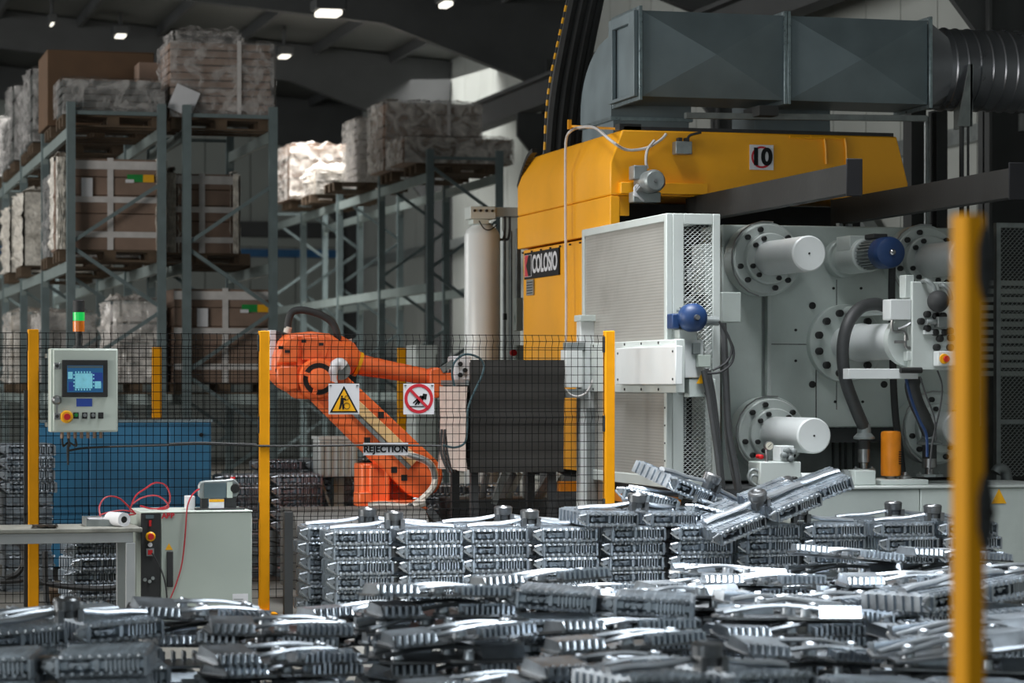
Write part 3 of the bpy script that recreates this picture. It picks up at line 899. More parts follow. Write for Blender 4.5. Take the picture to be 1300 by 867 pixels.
# maker sign on the side
def onL(px, py, off): return atX(px, py, XL+off)
a, b = atX(665, 353, XL+0.0), atX(708, 316, XL+0.0)
t = thing('maker_sign', 'black sign lettered COLOSIO on the yellow side panel', 'sign', (XL, (a.y+b.y)/2, 2.3))
ya, yb = atX(665, 340, XL).y, atX(708.5, 330, XL).y
z0s, z1s = atX(686, 352, XL).z, atX(686, 318, XL).z
MB().box(XL+0.004, XL+0.018, yb, ya, z0s, z1s).build('sign_plate', 'sign_black', t)
W = ya-yb
hh = z1s-z0s
xs_ = XL+0.003
lw = W*0.22
MB().box(xs_-0.001, xs_+0.001, ya-lw, ya-0.015, z0s+0.02, z1s-0.02).build('logo_field', 'sign_white', t)
zc = (z0s+z1s)/2
MB().prism([(ya-0.03, zc+hh*0.40), (ya-lw*0.62, zc+hh*0.40), (ya-lw*0.30, zc), (ya-lw*0.62, zc-hh*0.40), (ya-0.03, zc-hh*0.40)], 'x', xs_-0.003, xs_-0.0015).build('logo_red', 'sign_red', t)
MB().prism([(ya-lw*0.62, zc+hh*0.40), (ya-lw+0.01, zc+hh*0.40), (ya-lw+0.01, zc-hh*0.40), (ya-lw*0.62, zc-hh*0.40), (ya-lw*0.30, zc)], 'x', xs_-0.003, xs_-0.0015).build('logo_black', 'sign_black', t)
text('lettering', 'COLOSIO', 'sign_white', t, (xs_-0.002, ya-lw-(W-lw)/2, zc), LEFT, hh*0.92, 0.006, 0.0, 'CENTER', 0.86)
p0, p1 = atX(667.5, 375, XL), atX(676, 355, XL)
t = thing('data_plate', 'small grey data plate under the black maker sign', 'plate', (XL, p0.y, p0.z))
MB().box(XL+0.004, XL+0.016, p1.y, p0.y, atX(671, 375, XL).z, atX(671, 355, XL).z).build('plate', 'galv', t)
rows = MB()
for i in range(5):
    z = atX(671, 358+i*3.4, XL).z
    rows.box(XL+0.002, XL+0.004, p1.y+0.02, p0.y-0.02, z-0.008, z)
rows.build('print_lines', 'sign_black', t, kind='stuff')
# number sign on the front of the cover
a, b = atY(953, 215, YH-0.03), atY(983, 184, YH-0.03)
t = thing('number_sign', 'white square sign with a red ring and black 10 on the yellow cover', 'sign', ((a.x+b.x)/2, YH, a.z))
MB().box(a.x, b.x, YH-0.012, YH-0.002, a.z, b.z).build('sign_plate', 'sign_white', t)
cx, w = (a.x+b.x)/2, b.x-a.x
yy = YH-0.0125
m = MB()
a_z = a.z
disc(m, 0, 0.5, 0.44, 32, inner=0.36)
m.build('red_ring', 'sign_red', t)
text('numerals', '10', 'sign_black', t, (cx-0.004, YH-0.016, a.z+w*0.49), FRONT, w*0.92, 0.008)

# white guard cage
XG, YG, YGF = 6.24, 19.0, 21.2
z0, z1 = 0.90, 2.92
zm0, zm1 = 1.60, 1.99
XGR = xY(914.5, YG)
t = thing('guard_cage', 'white guard cage with ribbed metal side sheet and expanded metal front', 'machine guard', ((XG+XGR)/2, 20.1, z0))
fw = 0.06
m = MB()
m.box(XG, XG+0.05, YG, YG+fw, z0, z1).box(XG, XG+0.05, YGF-fw, YGF, z0, z1)
m.box(XG, XG+0.05, YG+fw, YGF-fw, z1-fw, z1).box(XG, XG+0.05, YG+fw, YGF-fw, z0, z0+0.08)
m.build('side_frame', 'white', t, 0.006)
MB().box(XG+0.015, XG+0.03, YG+fw, YGF-fw, zm1, z1-fw).build('upper_side_sheet', 'sheet', t)
MB().box(XG+0.015, XG+0.03, YG+fw, YGF-fw, z0+0.08, zm0).build('lower_side_sheet', 'sheet', t)
MB().box(XG-0.02, XG+0.05, 18.72, YGF+0.1, zm0, zm1).build('middle_band', 'white', t, 0.006)
YV = 20.02
MB().box(XG-0.075, XG-0.02, 18.56, YV, zm0+0.06, zm1-0.05).build('cover_plate', 'white_clean', t, 0.006)
sc = MB()
for i in range(5):
    y = YG+0.12+i*0.42
    for z in (zm0+0.025, zm1-0.02):
        sc.lathe((XG-0.02, y, z), (-1, 0, 0), [(0, 0.011), (0.006, 0.009)], 8)
for y in (18.62, YV-0.06):
    for z in (zm0+0.1, zm1-0.09):
        sc.lathe((XG-0.075, y, z), (-1, 0, 0), [(0, 0.010), (0.006, 0.008)], 8)
for i in range(4):
    sc.lathe((XG, YG+0.03, 1.1+i*0.13), (-1, 0, 0), [(0, 0.008), (0.005, 0.007)], 8)
sc.build('screws', 'bolt', t, kind='stuff')
xa, xb = xY(868, YG), xY(905, YG)
m = MB()
m.box(XG+0.051, xa, YG, YG+0.05, z0, z1).box(xb, XGR, YG, YG+0.05, z0, z1).box(xa, xb, YG, YG+0.05, z1-0.08, z1).box(xa, xb, YG, YG+0.05, z0, z0+0.06)
m.build('front_frame', 'white', t, 0.005)
def expanded(parent, xa, xb, y, za, zb, cw=0.036, ch=0.016, t_=0.0045, name='expanded_metal', mt='exmetal'):
    m = MB()
    nx = max(2, int((xb-xa)/(cw/2)))
    hx = (xb-xa)/nx
    nz = int((zb-za)/ch)
    hz = (zb-za)/nz
    for r in range(nz+1):
        z = za+r*hz
        vs = []
        for i in range(nx+1):
            zz_ = z + (hz/2-t_/2)*(1 if (i+r) % 2 else -1)
            vs += [(xa+i*hx, y-0.001, zz_-t_/2), (xa+i*hx, y+0.003, zz_+t_/2)]
        m.add(vs, [(2*i, 2*i+2, 2*i+3, 2*i+1) for i in range(nx)])
    return m.build(name, mt, parent, kind='stuff')
expanded(t, xa, xb, YG+0.02, z0+0.06, z1-0.08)
MB().box(XGR-0.05, XGR, YG+0.05, 20.1, z1-0.05, z1).box(XGR-0.05, XGR, 20.04, 20.1, z0, z1-0.05).box(XGR-0.05, XGR, YG+0.05, 20.1, z0, z0+0.05).build('rear_frame', 'white', t)
# hydraulic valves seen through the mesh
t = thing('hydraulic_manifold', 'white hydraulic manifold with pipes seen through the expanded metal', 'hydraulic block', ((xa+xb)/2+0.05, 19.7, z0))
MB().box(xa+0.1, xb-0.01, 19.75, 19.95, z0+0.051, 2.8).build('mounting_plate', 'offwhite', t)
MB().box(xa+0.02, xb-0.05, 19.5, 19.7, 2.2, 2.42).build('valve_block', 'white', t, 0.01)
for i in range(4):
    MB().cyl((xa+0.03+i*0.06, 19.48, 2.42), (xa+0.03+i*0.06, 19.48, 2.55), 0.022, n=10).build('valve_spool', 'galv', t)
    MB().cyl((xa+0.05+i*0.05, 19.5, 2.3), (xa+0.05+i*0.05, 19.38, 2.3), 0.02, n=10).build('valve_cap', 'galv', t)
m = MB()
for i in range(3):
    m.tube([(xa+0.07+i*0.07, 19.6, 2.2), (xa+0.07+i*0.07, 19.6, 1.6), (xa+0.10+i*0.06, 19.65, 1.2)], 0.014, 6, smooth=3)
m.build('pipes', 'galv', t)
MB().box(xb-0.16, xb-0.02, 19.4, 19.6, 1.86, 2.10).build('terminal_box', 'cabinet', t, 0.008)

# motor with the blue cap on the cage front
p = atY(886, 403, 18.75)
t = thing('pump_motor', 'small grey motor with a round blue cap fixed to the cage front', 'electric motor', (p.x, 18.9, p.z-0.1))
m = MB().lathe((p.x-0.015, 18.99, p.z), (0, -1, 0), [(0, 0.085), (0.12, 0.085)], 22)
for i in range(18):
    q = 2*math.pi*i/18
    m.bar((p.x-0.015+0.088*math.cos(q), 18.985, p.z+0.088*math.sin(q)), (p.x-0.015+0.088*math.cos(q), 18.87, p.z+0.088*math.sin(q)), 0.008, 0.014, (math.cos(q), 0, math.sin(q)))
m.build('finned_body', 'galv', t)
MB().lathe((p.x-0.015, 18.865, p.z), (0, -1, 0), [(0, 0.104), (0.07, 0.104), (0.10, 0.094), (0.125, 0.06), (0.13, 0.02)], 28).build('fan_cap', 'blue', t)
MB().lathe((p.x-0.015, 18.735, p.z), (0, -1, 0), [(0, 0.022), (0.03, 0.018)], 12).build('cap_stud', 'steel', t)
MB().box(p.x-0.16, p.x-0.10, 18.86, 18.99, p.z-0.08, p.z+0.03).build('terminal_box', 'blue', t, 0.01)
MB().box(p.x-0.10, p.x+0.04, 18.88, 18.995, p.z-0.2, p.z-0.085).build('foot', 'white', t, 0.006)
MB().cyl((p.x+0.085, 18.93, p.z-0.02), (p.x+0.22, 18.93, p.z-0.02), 0.035, n=12).build('side_drum', 'galv', t)
# valve box with warning triangle
a, b = atY(869, 480, 18.86), atY(893, 432, 18.86)
t = thing('junction_box', 'white junction box with a yellow warning triangle below the blue motor', 'junction box', ((a.x+b.x)/2, 18.9, a.z))
MB().box(a.x, b.x, 18.86, 18.995, a.z, b.z).build('enclosure', 'white_clean', t, 0.008)
MB().box(b.x-0.09, b.x-0.03, 18.83, 18.86, b.z-0.1, b.z-0.02).build('grey_connector', 'galv', t, 0.004)
MB().box(b.x-0.06, b.x+0.035, 18.80, 18.858, a.z+0.08, a.z+0.17).build('side_connector', 'cabinet', t, 0.005)
q = atY(893, 487, 18.85)
MB().prism([(q.x-0.055, q.z), (q.x+0.055, q.z), (q.x, q.z+0.1)], 'y', 18.846, 18.852).build('warning_triangle', 'sign_yellow', t)
MB().box(a.x+0.04, b.x+0.1, 18.87, 18.995, a.z-0.14, a.z-0.004).build('lower_bracket', 'offwhite', t, 0.006)
MB().lathe((b.x+0.03, 18.87, a.z-0.05), (0, -1, 0), [(0, 0.02), (0.015, 0.02)], 8).lathe((b.x+0.03, 18.87, a.z-0.11), (0, -1, 0), [(0, 0.02), (0.015, 0.02)], 8).build('bracket_bolts', 'bolt', t)
# hoses down the cage front
t = thing('hose_bundle', 'dark hoses hanging down the expanded metal cage front', 'hoses', (xY(905, 18.8), 18.8, 0.86))
for k, (pts, r) in enumerate(((((893, 470), (899, 500), (906, 545), (912, 590), (915, 622)), 0.022), (((897, 468), (903, 505), (909, 550), (914, 600), (916, 622)), 0.018),
        (((900, 470), (906, 500), (911, 540), (915, 585), (919, 622)), 0.016), (((918, 410), (921, 470), (925, 545), (933, 590), (938, 622)), 0.027), (((921, 500), (924, 560), (931, 600), (936, 622)), 0.02))):
    MB().tube([atY(px, py, 18.78+0.02*k) for px, py in pts], r, 8, smooth=5).build('hose', 'hose', t)
for pts in (((913, 408), (923, 425), (931, 443), (929, 460), (915, 472), (898, 474)), ((916, 410), (926, 430), (929, 445), (922, 460), (905, 470))):
    MB().tube([atY(px, py, 18.74) for px, py in pts], 0.009, 6, smooth=6).build('cable', 'black', t)

# moving platen with tie bars
YP = 20.2
XP0, XP1 = xY(918, YP), xY(1246, YP)
zt, zb = 2.92, 1.32
t = thing('press_platen', 'thick white press platen plate carrying four tie bar ends', 'press platen', ((XP0+XP1)/2, YP+0.3, 0.86))
xg = xY(971, YP)
xs2 = xY(1062, YP)
MB().box(xg+0.02, XP1, YP, YP+0.55, zb, zt).build('face_plate', 'offwhite', t, 0.012)
MB().box(XP0, xg-0.012, YP+0.02, YP+0.55, 0.9, zt).build('side_column', 'offwhite', t, 0.012)
MB().box(xg-0.012, xg+0.02, YP+0.06, YP+0.5, 0.95, zt-0.05).build('groove', 'stained', t)
MB().box(xg+0.02, xg+0.05, YP-0.012, YP, zb, zt-0.3).build('edge_strip', 'white', t)
m = MB()
zj = zY(1000, 437, YP)
m.box(xg+0.05, xs2, YP-0.001, YP+0.01, zj-0.003, zj+0.003).box(xs2-0.003, xs2+0.003, YP-0.001, YP+0.01, zY(1062, 520, YP), zY(1062, 355, YP))
m.box(xY(1036, YP)-0.004, xY(1036, YP)+0.004, YP-0.001, YP+0.01, zb, zj)
m.build('joint_lines', 'bolt', t)
holes = MB()
for px, py in ((1031, 388), (1031, 488), (1122, 488)):
    c = atY(px, py, YP)
    holes.lathe((c.x, YP, c.z), (0, -1, 0), [(0, 0.028), (0.012, 0.028), (0.016, 0.02)], 14)
for px, py in ((1058, 366), (1093, 366), (1010, 419), (1010, 458), (1060, 510), (1095, 510), (1040, 322+100)):
    c = atY(px, py, YP)
    holes.lathe((c.x, YP, c.z), (0, -1, 0), [(0, 0.011), (0.008, 0.011)], 10)
holes.build('socket_screws', 'bolt', t)
MB().box(xg, XP1, YP+0.5, YP+0.56, 0.9, zb).build('recess_back', 'stained', t)
for px in (1057, 1066, 1073, 1083, 1092, 1100):
    x = xY(px, YP+0.45)
    MB().cyl((x, YP+0.44, 0.9), (x, YP+0.44, zb), 0.012, n=6).build('recess_rod', 'carton_dark', t)
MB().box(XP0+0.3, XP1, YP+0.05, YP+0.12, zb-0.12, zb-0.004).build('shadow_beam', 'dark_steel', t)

u, v = atY(917, 409, 19.5), atY(941, 371, 19.5)
MB().box(u.x, v.x, 19.5, YP+0.019, u.z, v.z).build('side_bracket', 'offwhite', t, 0.006)
MB().box(u.x, u.x+0.10, 19.9, YP+0.019, 0.95, 2.75).build('narrow_side_panel', 'white', t, 0.004)
def tie_bar(px, py, label, L=1.10):
    c = atY(px, py, YP)
    t = thing('tie_bar', label, 'tie bar', (c.x, YP, c.z-0.3), 'tie bar ends')
    m = MB().lathe((c.x, YP-0.001, c.z), (0, -1, 0), [(0, 0.29), (0.16, 0.29), (0.165, 0.285), (0.165, 0.275), (0.19, 0.275), (0.20, 0.265)], 40)
    n = m.build('nut_ring', 'white', t)
    MB().lathe((c.x, YP-0.202, c.z), (0, -1, 0), [(0, 0.20), (0.07, 0.20), (0.08, 0.19)], 36).build('flange', 'white', n)
    b = MB()
    for i in range(12):
        q = 2*math.pi*(i+0.5)/12
        if i % 3 == 2: continue
        MB().lathe((c.x+0.235*math.cos(q), YP-0.2, c.z+0.235*math.sin(q)), (0, -1, 0), [(0, 0.022), (0.028, 0.022), (0.032, 0.016)], 10).build('ring_bolt', 'bolt', n)
        MB().lathe((c.x+0.165*math.cos(q+0.12), YP-0.282, c.z+0.165*math.sin(q+0.12)), (0, -1, 0), [(0, 0.02), (0.025, 0.02), (0.03, 0.014)], 10).build('flange_bolt', 'bolt', n)
    MB().lathe((c.x, YP-0.28, c.z), (0, -1, 0), [(0, 0.135), (L-0.29, 0.135), (L-0.28, 0.125)], 36).build('bar_end', 'white_clean', t)
    MB().lathe((c.x, YP-L+0.002, c.z), (0, -1, 0), [(0, 0.008), (0.006, 0.008)], 8).build('center_hole', 'bolt', t)
    w = MB().tube([(c.x-0.29*math.sin(q), YP-0.17+0.01*math.sin(3*q), c.z+0.295*math.cos(q)) for q in [i*math.pi/10-0.2 for i in range(11)]], 0.006, 5)
    w.build('sensor_wire', 'steel', t)
    return t
tie_bar(963, 330, 'upper tie bar end nearest the guard cage')
tie_bar(1163, 333, 'upper tie bar end partly hidden by the close yellow post', 0.95)
tie_bar(969, 550, 'lower tie bar end above the pressure gauge')
tie_bar(1178, 543, 'lower tie bar end behind the dark hoses, in shade', 0.6)
# gear motor between the upper tie bars
c = atY(1068, 328, YP)
t = thing('gear_motor', 'white gear motor with a blue fan cap between the upper tie bars', 'electric motor', (c.x, YP, c.z-0.16))
MB().lathe((c.x, YP-0.001, c.z), (0, -1, 0), [(0, 0.155), (0.10, 0.155), (0.11, 0.145), (0.11, 0.125), (0.2, 0.12)], 32).build('gear_flange', 'offwhite', t)
MB().lathe((c.x, YP-0.2, c.z), (0, -1, 0), [(0, 0.135), (0.35, 0.135), (0.36, 0.125)], 28).box(c.x-0.13, c.x+0.02, YP-0.5, YP-0.22, c.z+0.04, c.z+0.155).build('gear_case', 'white', t, 0.006)
m = MB().lathe((c.x, YP-0.56, c.z), (0, -1, 0), [(0, 0.10), (0.26, 0.10)], 24)
for i in range(26):
    q = 2*math.pi*i/26
    u = Vector((math.cos(q), 0, math.sin(q)))
    m.bar(Vector((c.x, YP-0.57, c.z))+u*0.106, Vector((c.x, YP-0.80, c.z))+u*0.106, 0.007, 0.02, u)
m.build('finned_body', 'galv', t)
MB().box(c.x-0.05, c.x+0.07, YP-0.78, YP-0.6, c.z+0.115, c.z+0.155).build('terminal_box', 'black', t, 0.008)
MB().lathe((c.x, YP-0.82, c.z), (0, -1, 0), [(0, 0.112), (0.03, 0.122), (0.16, 0.122), (0.19, 0.112), (0.205, 0.085), (0.21, 0.03)], 32).build('fan_cap', 'blue', t)
MB().lathe((c.x, YP-1.03, c.z), (0, -1, 0), [(0, 0.024), (0.02, 0.022), (0.03, 0.012)], 14).build('cap_stud', 'steel', t)
# injection cylinder and manifold
c = atY(1070, 436, YP)
t = thing('injection_cylinder', 'white injection cylinder reaching out of the platen center', 'cylinder', (c.x, YP, c.z-0.3))
MB().lathe((c.x, YP-0.001, c.z), (0, -1, 0), [(0, 0.31), (0.07, 0.31), (0.075, 0.305)], 44).build('base_flange', 'offwhite', t)
b = MB()
for i in range(12):
    q = 2*math.pi*(i+0.5)/12
    MB().lathe((c.x+0.245*math.cos(q), YP-0.07, c.z+0.245*math.sin(q)), (0, -1, 0), [(0, 0.03), (0.04, 0.03), (0.045, 0.022)], 10).build('flange_bolt', 'bolt', t)
MB().lathe((c.x, YP-0.07, c.z), (0, -1, 0), [(0, 0.135), (0.26, 0.135), (0.29, 0.15), (0.33, 0.152), (0.36, 0.14), (0.45, 0.14), (1.25, 0.14)], 36).build('barrel', 'white_clean', t)
MB().lathe((c.x, YP-1.3, c.z), (0, -1, 0), [(0, 0.20), (0.09, 0.20)], 30).build('end_flange', 'white', t)
MB().cyl((c.x+0.02, YP-0.06, c.z+0.25), (c.x+0.02, YP-1.3, c.z+0.25), 0.045, n=14).build('return_pipe', 'white', t)
YM = 18.72
def Mf(px, py, y=YM): return atY(px, py, y)
a, b = Mf(1158, 470), Mf(1222, 358)
t = thing('valve_manifold', 'white valve manifold block with black accumulator ball and black bolts', 'hydraulic block', ((a.x+b.x)/2, YM, a.z))
MB().box(a.x, b.x, YM, YM+0.20, a.z, b.z).build('block', 'white', t, 0.008)
u, v = Mf(1131, 406), Mf(1158, 380)
MB().box(u.x, v.x-0.001, YM+0.01, YM+0.16, u.z, v.z).build('inlet_block', 'white_clean', t, 0.006)
u, v = Mf(1151, 375), Mf(1158, 350)
MB().box(v.x-0.04, v.x+0.03, YM+0.03, YM+0.15, b.z-0.12, b.z+0.05).build('upper_block', 'white', t, 0.006)
c = Mf(1184, 383)
MB().lathe((c.x, YM, c.z), (0, -1, 0), [(0, 0.03), (0.03, 0.03)], 12).build('accumulator_neck', 'steel', t)
MB().ball((c.x, YM-0.1, c.z), 0.082, 24, 14).build('accumulator_ball', 'rubber', t)
bb = MB()
for px, py in ((1176, 399), (1187, 401), (1168, 408), (1176, 417), (1188, 401), (1196, 401), (1186, 422), (1197, 422), (1205, 420), (1188, 441), (1205, 441), (1192, 430), (1206, 429)):
    c = Mf(px, py)
    bb.lathe((c.x, YM, c.z), (0, -1, 0), [(0, 0.026), (0.035, 0.026), (0.04, 0.018)], 12)
bb.build('black_bolts', 'bolt', t)
c = Mf(1181, 409)
MB().cyl((c.x-0.05, YM-0.045, c.z), (c.x+0.1, YM-0.045, c.z), 0.022, n=12).box(c.x+0.03, c.x+0.1, YM-0.08, YM-0.001, c.z-0.04, c.z+0.04).build('pilot_valve', 'galv', t, 0.004)
MB().box(c.x-0.06, c.x+0.12, YM-0.03, YM-0.0005, c.z-0.09, c.z-0.06).build('valve_ledge', 'white_clean', t)
for (px, py, l) in ((1172, 358, 0.09), (1194, 364, 0.06)):
    c = Mf(px, py)
    MB().tube([(c.x, YM+0.02, c.z), (c.x, YM-l*0.6, c.z+0.01), (c.x+0.04, YM-l, c.z-0.03), (c.x+0.06, YM-l, c.z-0.1)], 0.018, 8, smooth=4).build('pipe_elbow', 'galv', t)
m = MB()
for pts in (((1134, 398), (1133, 420), (1148, 421), (1152, 432)), ((1137, 395), (1160, 397)), ((1137, 401), (1160, 403)), ((1140, 418), (1150, 414), (1156, 410)), ((1150, 425), (1150, 440), (1158, 442)), ((1136, 434), (1150, 434))):
    m.tube([Mf(px, py, YM+0.03) for px, py in pts], 0.012, 6, smooth=3)
m.build('pilot_pipes', 'steel', t)
u, v = Mf(1153, 452), Mf(1180, 444)
MB().box(u.x, v.x, YM+0.02, YM+0.18, zY(1165, 458, YM), zY(1165, 446, YM)).build('foot_block', 'white', t, 0.005)
MB().box(u.x+0.03, v.x-0.02, YM+0.04, YM+0.16, zY(1165, 474, YM), zY(1165, 458, YM)-0.001).build('foot_neck', 'offwhite', t)
c1, c2 = Mf(1143, 470), Mf(1170, 470)
MB().cyl(c1, c2, 0.022, n=12).build('clamp_screw', 'bolt', t)
u, v = Mf(1079, 481), Mf(1168, 468)
MB().box(u.x, v.x, YM+0.03, YM+0.14, u.z, v.z).build('support_bar', 'white_clean', t, 0.004)
for px, pts in ((0, ((1168, 478), (1175, 500), (1186, 530), (1188, 560))), (1, ((1190, 470), (1196, 490), (1193, 520), (1184, 560), (1180, 600)))):
    MB().tube([Mf(a_, b_, YM+0.02) for a_, b_ in pts], 0.007, 6, smooth=5).build('cable', 'hose', t)
# emergency stop box
u, v = Mf(1184, 465), Mf(1207, 446)
t = thing('emergency_stop_box', 'white switch box with red mushroom button on a yellow disc under the manifold', 'switch box', ((u.x+v.x)/2, YM-0.03, u.z))
MB().box(u.x, v.x, YM-0.1, YM-0.01, u.z, v.z).build('enclosure', 'white_clean', t, 0.006)
c = atY(1198.5, 455.5, YM-0.1)
MB().lathe((c.x, YM-0.1, c.z), (0, -1, 0), [(0, 0.038), (0.012, 0.036), (0.012, 0.02)], 20).build('yellow_collar', 'sign_yellow', t)
MB().lathe((c.x+0.006, YM-0.11, c.z), (0, -1, 0), [(0, 0.014), (0.014, 0.014), (0.016, 0.024), (0.034, 0.022)], 18).build('red_button', 'red', t)

# big hoses
def hose(name, label, pts, r, y, fit):
    P = [atY(px, py, y+dy) for px, py, dy in pts]
    t = thing(name, label, 'hose', (P[-1].x, P[-1].y, 0.905))
    MB().tube(P, r, 12, smooth=8).build('hose_body', 'hose', t)
    e = P[-1]
    zf, zg = zY(fit[0], fit[1], y), zY(fit[0], fit[2], y)
    MB().lathe((e.x, e.y, e.z+0.03), (0, 0, -1), [(0, r*1.05), (0.07, r*1.1), (0.10, r*1.7), (0.115, r*1.7), (0.12, r*1.2)], 20).build('clamp_cup', 'galv', t)
    MB().cyl((e.x, e.y, e.z-0.08), (e.x, e.y, zf), r*0.95, n=14).build('lower_hose', 'rubber', t)
    MB().lathe((e.x, e.y, zf), (0, 0, -1), [(0, r*0.98), (zf-zg-0.05, r*0.98), (zf-zg-0.045, r*0.6), (zf-zg, r*0.6)], 16).build('crimp_fitting', 'steel', t)
    fl = MB().lathe((e.x, e.y, zg), (0, 0, -1), [(0, r*1.9), (0.02, r*1.9)], 8)
    for dx in (-1, 1):
        fl.lathe((e.x+dx*r*1.35, e.y, zg+0.015), (0, 0, -1), [(0, 0.012), (0.015, 0.012)], 6)
    fl.build('pipe_flange', 'galv', t)
    return t
hose('thick_hose', 'thick black hose arching from the manifold inlet down to the tank', ((1128, 391, 0.1), (1112, 386, 0.06), (1092, 391, 0), (1077, 410, -0.05), (1070, 440, -0.06), (1073, 480, -0.03), (1085, 515, 0.1), (1097, 543, 0.2)), 0.048, 19.2, (1100, 571, 596))
hose('thick_hose', 'thick dark hose with a blue wire hanging near the close yellow post', ((1162, 478, 0), (1158, 490, 0), (1163, 510, 0.02), (1172, 530, 0.04), (1180, 550, 0.2)), 0.058, 19.2, (1180, 583, 603))
t = thing('blue_wire', 'thin blue wire along the dark hose by the yellow post', 'cable', (atY(1170, 560, 18.8).x, 18.8, 1.0))
MB().tube([atY(px, py, 18.8) for px, py in ((1150, 480), (1158, 510), (1168, 535), (1176, 552), (1177, 580))], 0.012, 6, smooth=5).build('wire', 'blue', t)
t = thing('return_hose', 'thin black hose hanging behind the thick ones', 'hose', (atY(1137, 500, 19.6).x, 19.6, 0.9))
MB().tube([atY(px, py, 19.6) for px, py in ((1133, 330), (1132, 370), (1133, 420), (1134, 480), (1137, 530), (1143, 575), (1146, 605))], 0.03, 8, smooth=5).build('hose_body', 'rubber', t)

# tank below, with filter, blocks and pipe
YT = 18.85
xT0 = xY(1022, YT)
xT1 = xY(1218, YT)+0.9
zT = zY(1100, 621, YT)
t = thing('hydraulic_tank', 'long pale grey hydraulic tank under the platen behind the castings', 'tank', ((xT0+xT1)/2, YT+0.5, 0))
xj = xY(1168, YT)
MB().box(xT0, xj-0.003, YT, YT+1.05, 0.02, zT).build('tank_body', 'offwhite', t, 0.008)
MB().box(xj+0.003, xT1, YT, YT+1.05, 0.02, zT).build('tank_body', 'offwhite', t, 0.008)
MB().box(xT0-0.07, xT0-0.005, YT+0.04, YT+1.05, 0.02, zT-0.01).build('end_post', 'white', t, 0.004)
MB().box(xT0-0.01, xT1, YT-0.015, YT+1.05, zT+0.001, zT+0.02).build('lid', 'white', t, 0.004)
MB().box(xY(1112, YT+0.3), xY(1172, YT+0.3), YT+0.2, YT+0.7, zT+0.021, zT+0.06).build('raised_lid', 'white', t, 0.004)
MB().lathe((xY(1156, YT+0.3), YT+0.4, zT+0.06), (0, 0, 1), [(0, 0.05), (0.02, 0.05), (0.03, 0.02), (0.05, 0.02)], 16).build('filler_cap', 'steel', t)
c = atY(1268, 634, YT)
MB().prism([(c.x-0.06, c.z-0.03), (c.x+0.06, c.z-0.03), (c.x, c.z+0.08)], 'y', YT-0.006, YT-0.001).build('warning_triangle', 'sign_yellow', t)
p = atY(1131, 604, YT+0.45)
t = thing('oil_filter', 'orange oil filter canister standing on the grey tank', 'oil filter', (p.x, YT+0.45, zT+0.06))
zf = zY(1131, 547, YT+0.45)
MB().cyl((p.x, YT+0.45, zT+0.062), (p.x, YT+0.45, p.z), 0.04, n=14).build('neck', 'galv', t)
MB().lathe((p.x, YT+0.45, p.z), (0, 0, 1), [(0, 0.074), (0.01, 0.077), (zf-p.z-0.02, 0.077), (zf-p.z-0.005, 0.07), (zf-p.z, 0.05)], 30).build('canister', 'orange_dark', t)
m = MB()
for i in range(6):
    q = math.radians(-58+6*(i % 2))
    z = p.z+0.09+i*0.018
    m.box(p.x+0.036, p.x+0.062, YT+0.45-0.074, YT+0.45-0.056, z, z+0.007)
m.build('printed_lines', 'sign_black', t)
u, v = atY(1085, 618, YT+0.2), atY(1112, 597, YT+0.2)
t = thing('pipe_block', 'white cube block at the end of the horizontal tank pipe', 'hydraulic block', ((u.x+v.x)/2, YT+0.3, zT+0.02))
MB().box(u.x, v.x, YT+0.2, YT+0.44, zT+0.021, v.z).build('block', 'white', t, 0.008)
zc = zY(1050, 607, YT+0.32)
x0 = xY(1016, YT+0.32)
MB().cyl((x0, YT+0.32, zc), (u.x, YT+0.32, zc), 0.042, n=18).build('pipe', 'white_clean', t)
m = MB()
for px in (1052, 1075):
    x = xY(px, YT+0.32)
    m.cyl((x-0.006, YT+0.32, zc), (x+0.006, YT+0.32, zc), 0.045, n=18)
m.cyl((u.x-0.05, YT+0.32, zc), (u.x-0.01, YT+0.32, zc), 0.065, n=18)
m.build('pipe_couplings', 'galv', t)
u, v = atY(965, 616, YT+0.1), atY(1017, 586, YT+0.1)
t = thing('valve_block', 'white valve block with a round pressure gauge beside the pipe', 'hydraulic block', ((u.x+v.x)/2, YT+0.2, zT-0.1))
MB().box(u.x, v.x, YT+0.1, YT+0.36, u.z, v.z).build('block', 'white', t, 0.008)
MB().box(v.x-0.15, v.x-0.04, YT+0.14, YT+0.3, v.z, zY(1000, 566, YT+0.1)).build('riser', 'white_clean', t, 0.006)
m = MB()
for px, py in ((1000, 572), (1008, 573), (1004, 582), (996, 578)):
    c = atY(px, py, YT+0.1)
    m.lathe((c.x, YT+0.14, c.z), (0, -1, 0), [(0, 0.022), (0.05, 0.022), (0.055, 0.015)], 10)
m.build('spools', 'galv', t)
c = atY(977, 566, YT+0.1)
g = MB().lathe((c.x, YT+0.14, c.z), (0, -1, 0), [(0, 0.034), (0.03, 0.036), (0.036, 0.032)], 24).build('gauge_case', 'steel', t)
MB().lathe((c.x, YT+0.103, c.z), (0, -1, 0), [(0, 0.029), (0.002, 0.029)], 24).build('gauge_face', 'glass', g)
MB().bar((c.x-0.012, YT+0.1, c.z-0.01), (c.x+0.016, YT+0.1, c.z+0.014), 0.004, 0.001, (0, 1, 0)).build('gauge_needle', 'black', g)
MB().cyl((c.x, YT+0.16, v.z), (c.x, YT+0.16, c.z-0.03), 0.014, n=10).build('gauge_stem', 'steel', t)
c = atY(968, 580, YT+0.1)
MB().lathe((c.x, YT+0.2, c.z), (0, -1, 0), [(0, 0.018), (0.08, 0.018), (0.085, 0.01)], 12).build('red_cap', 'red', t)
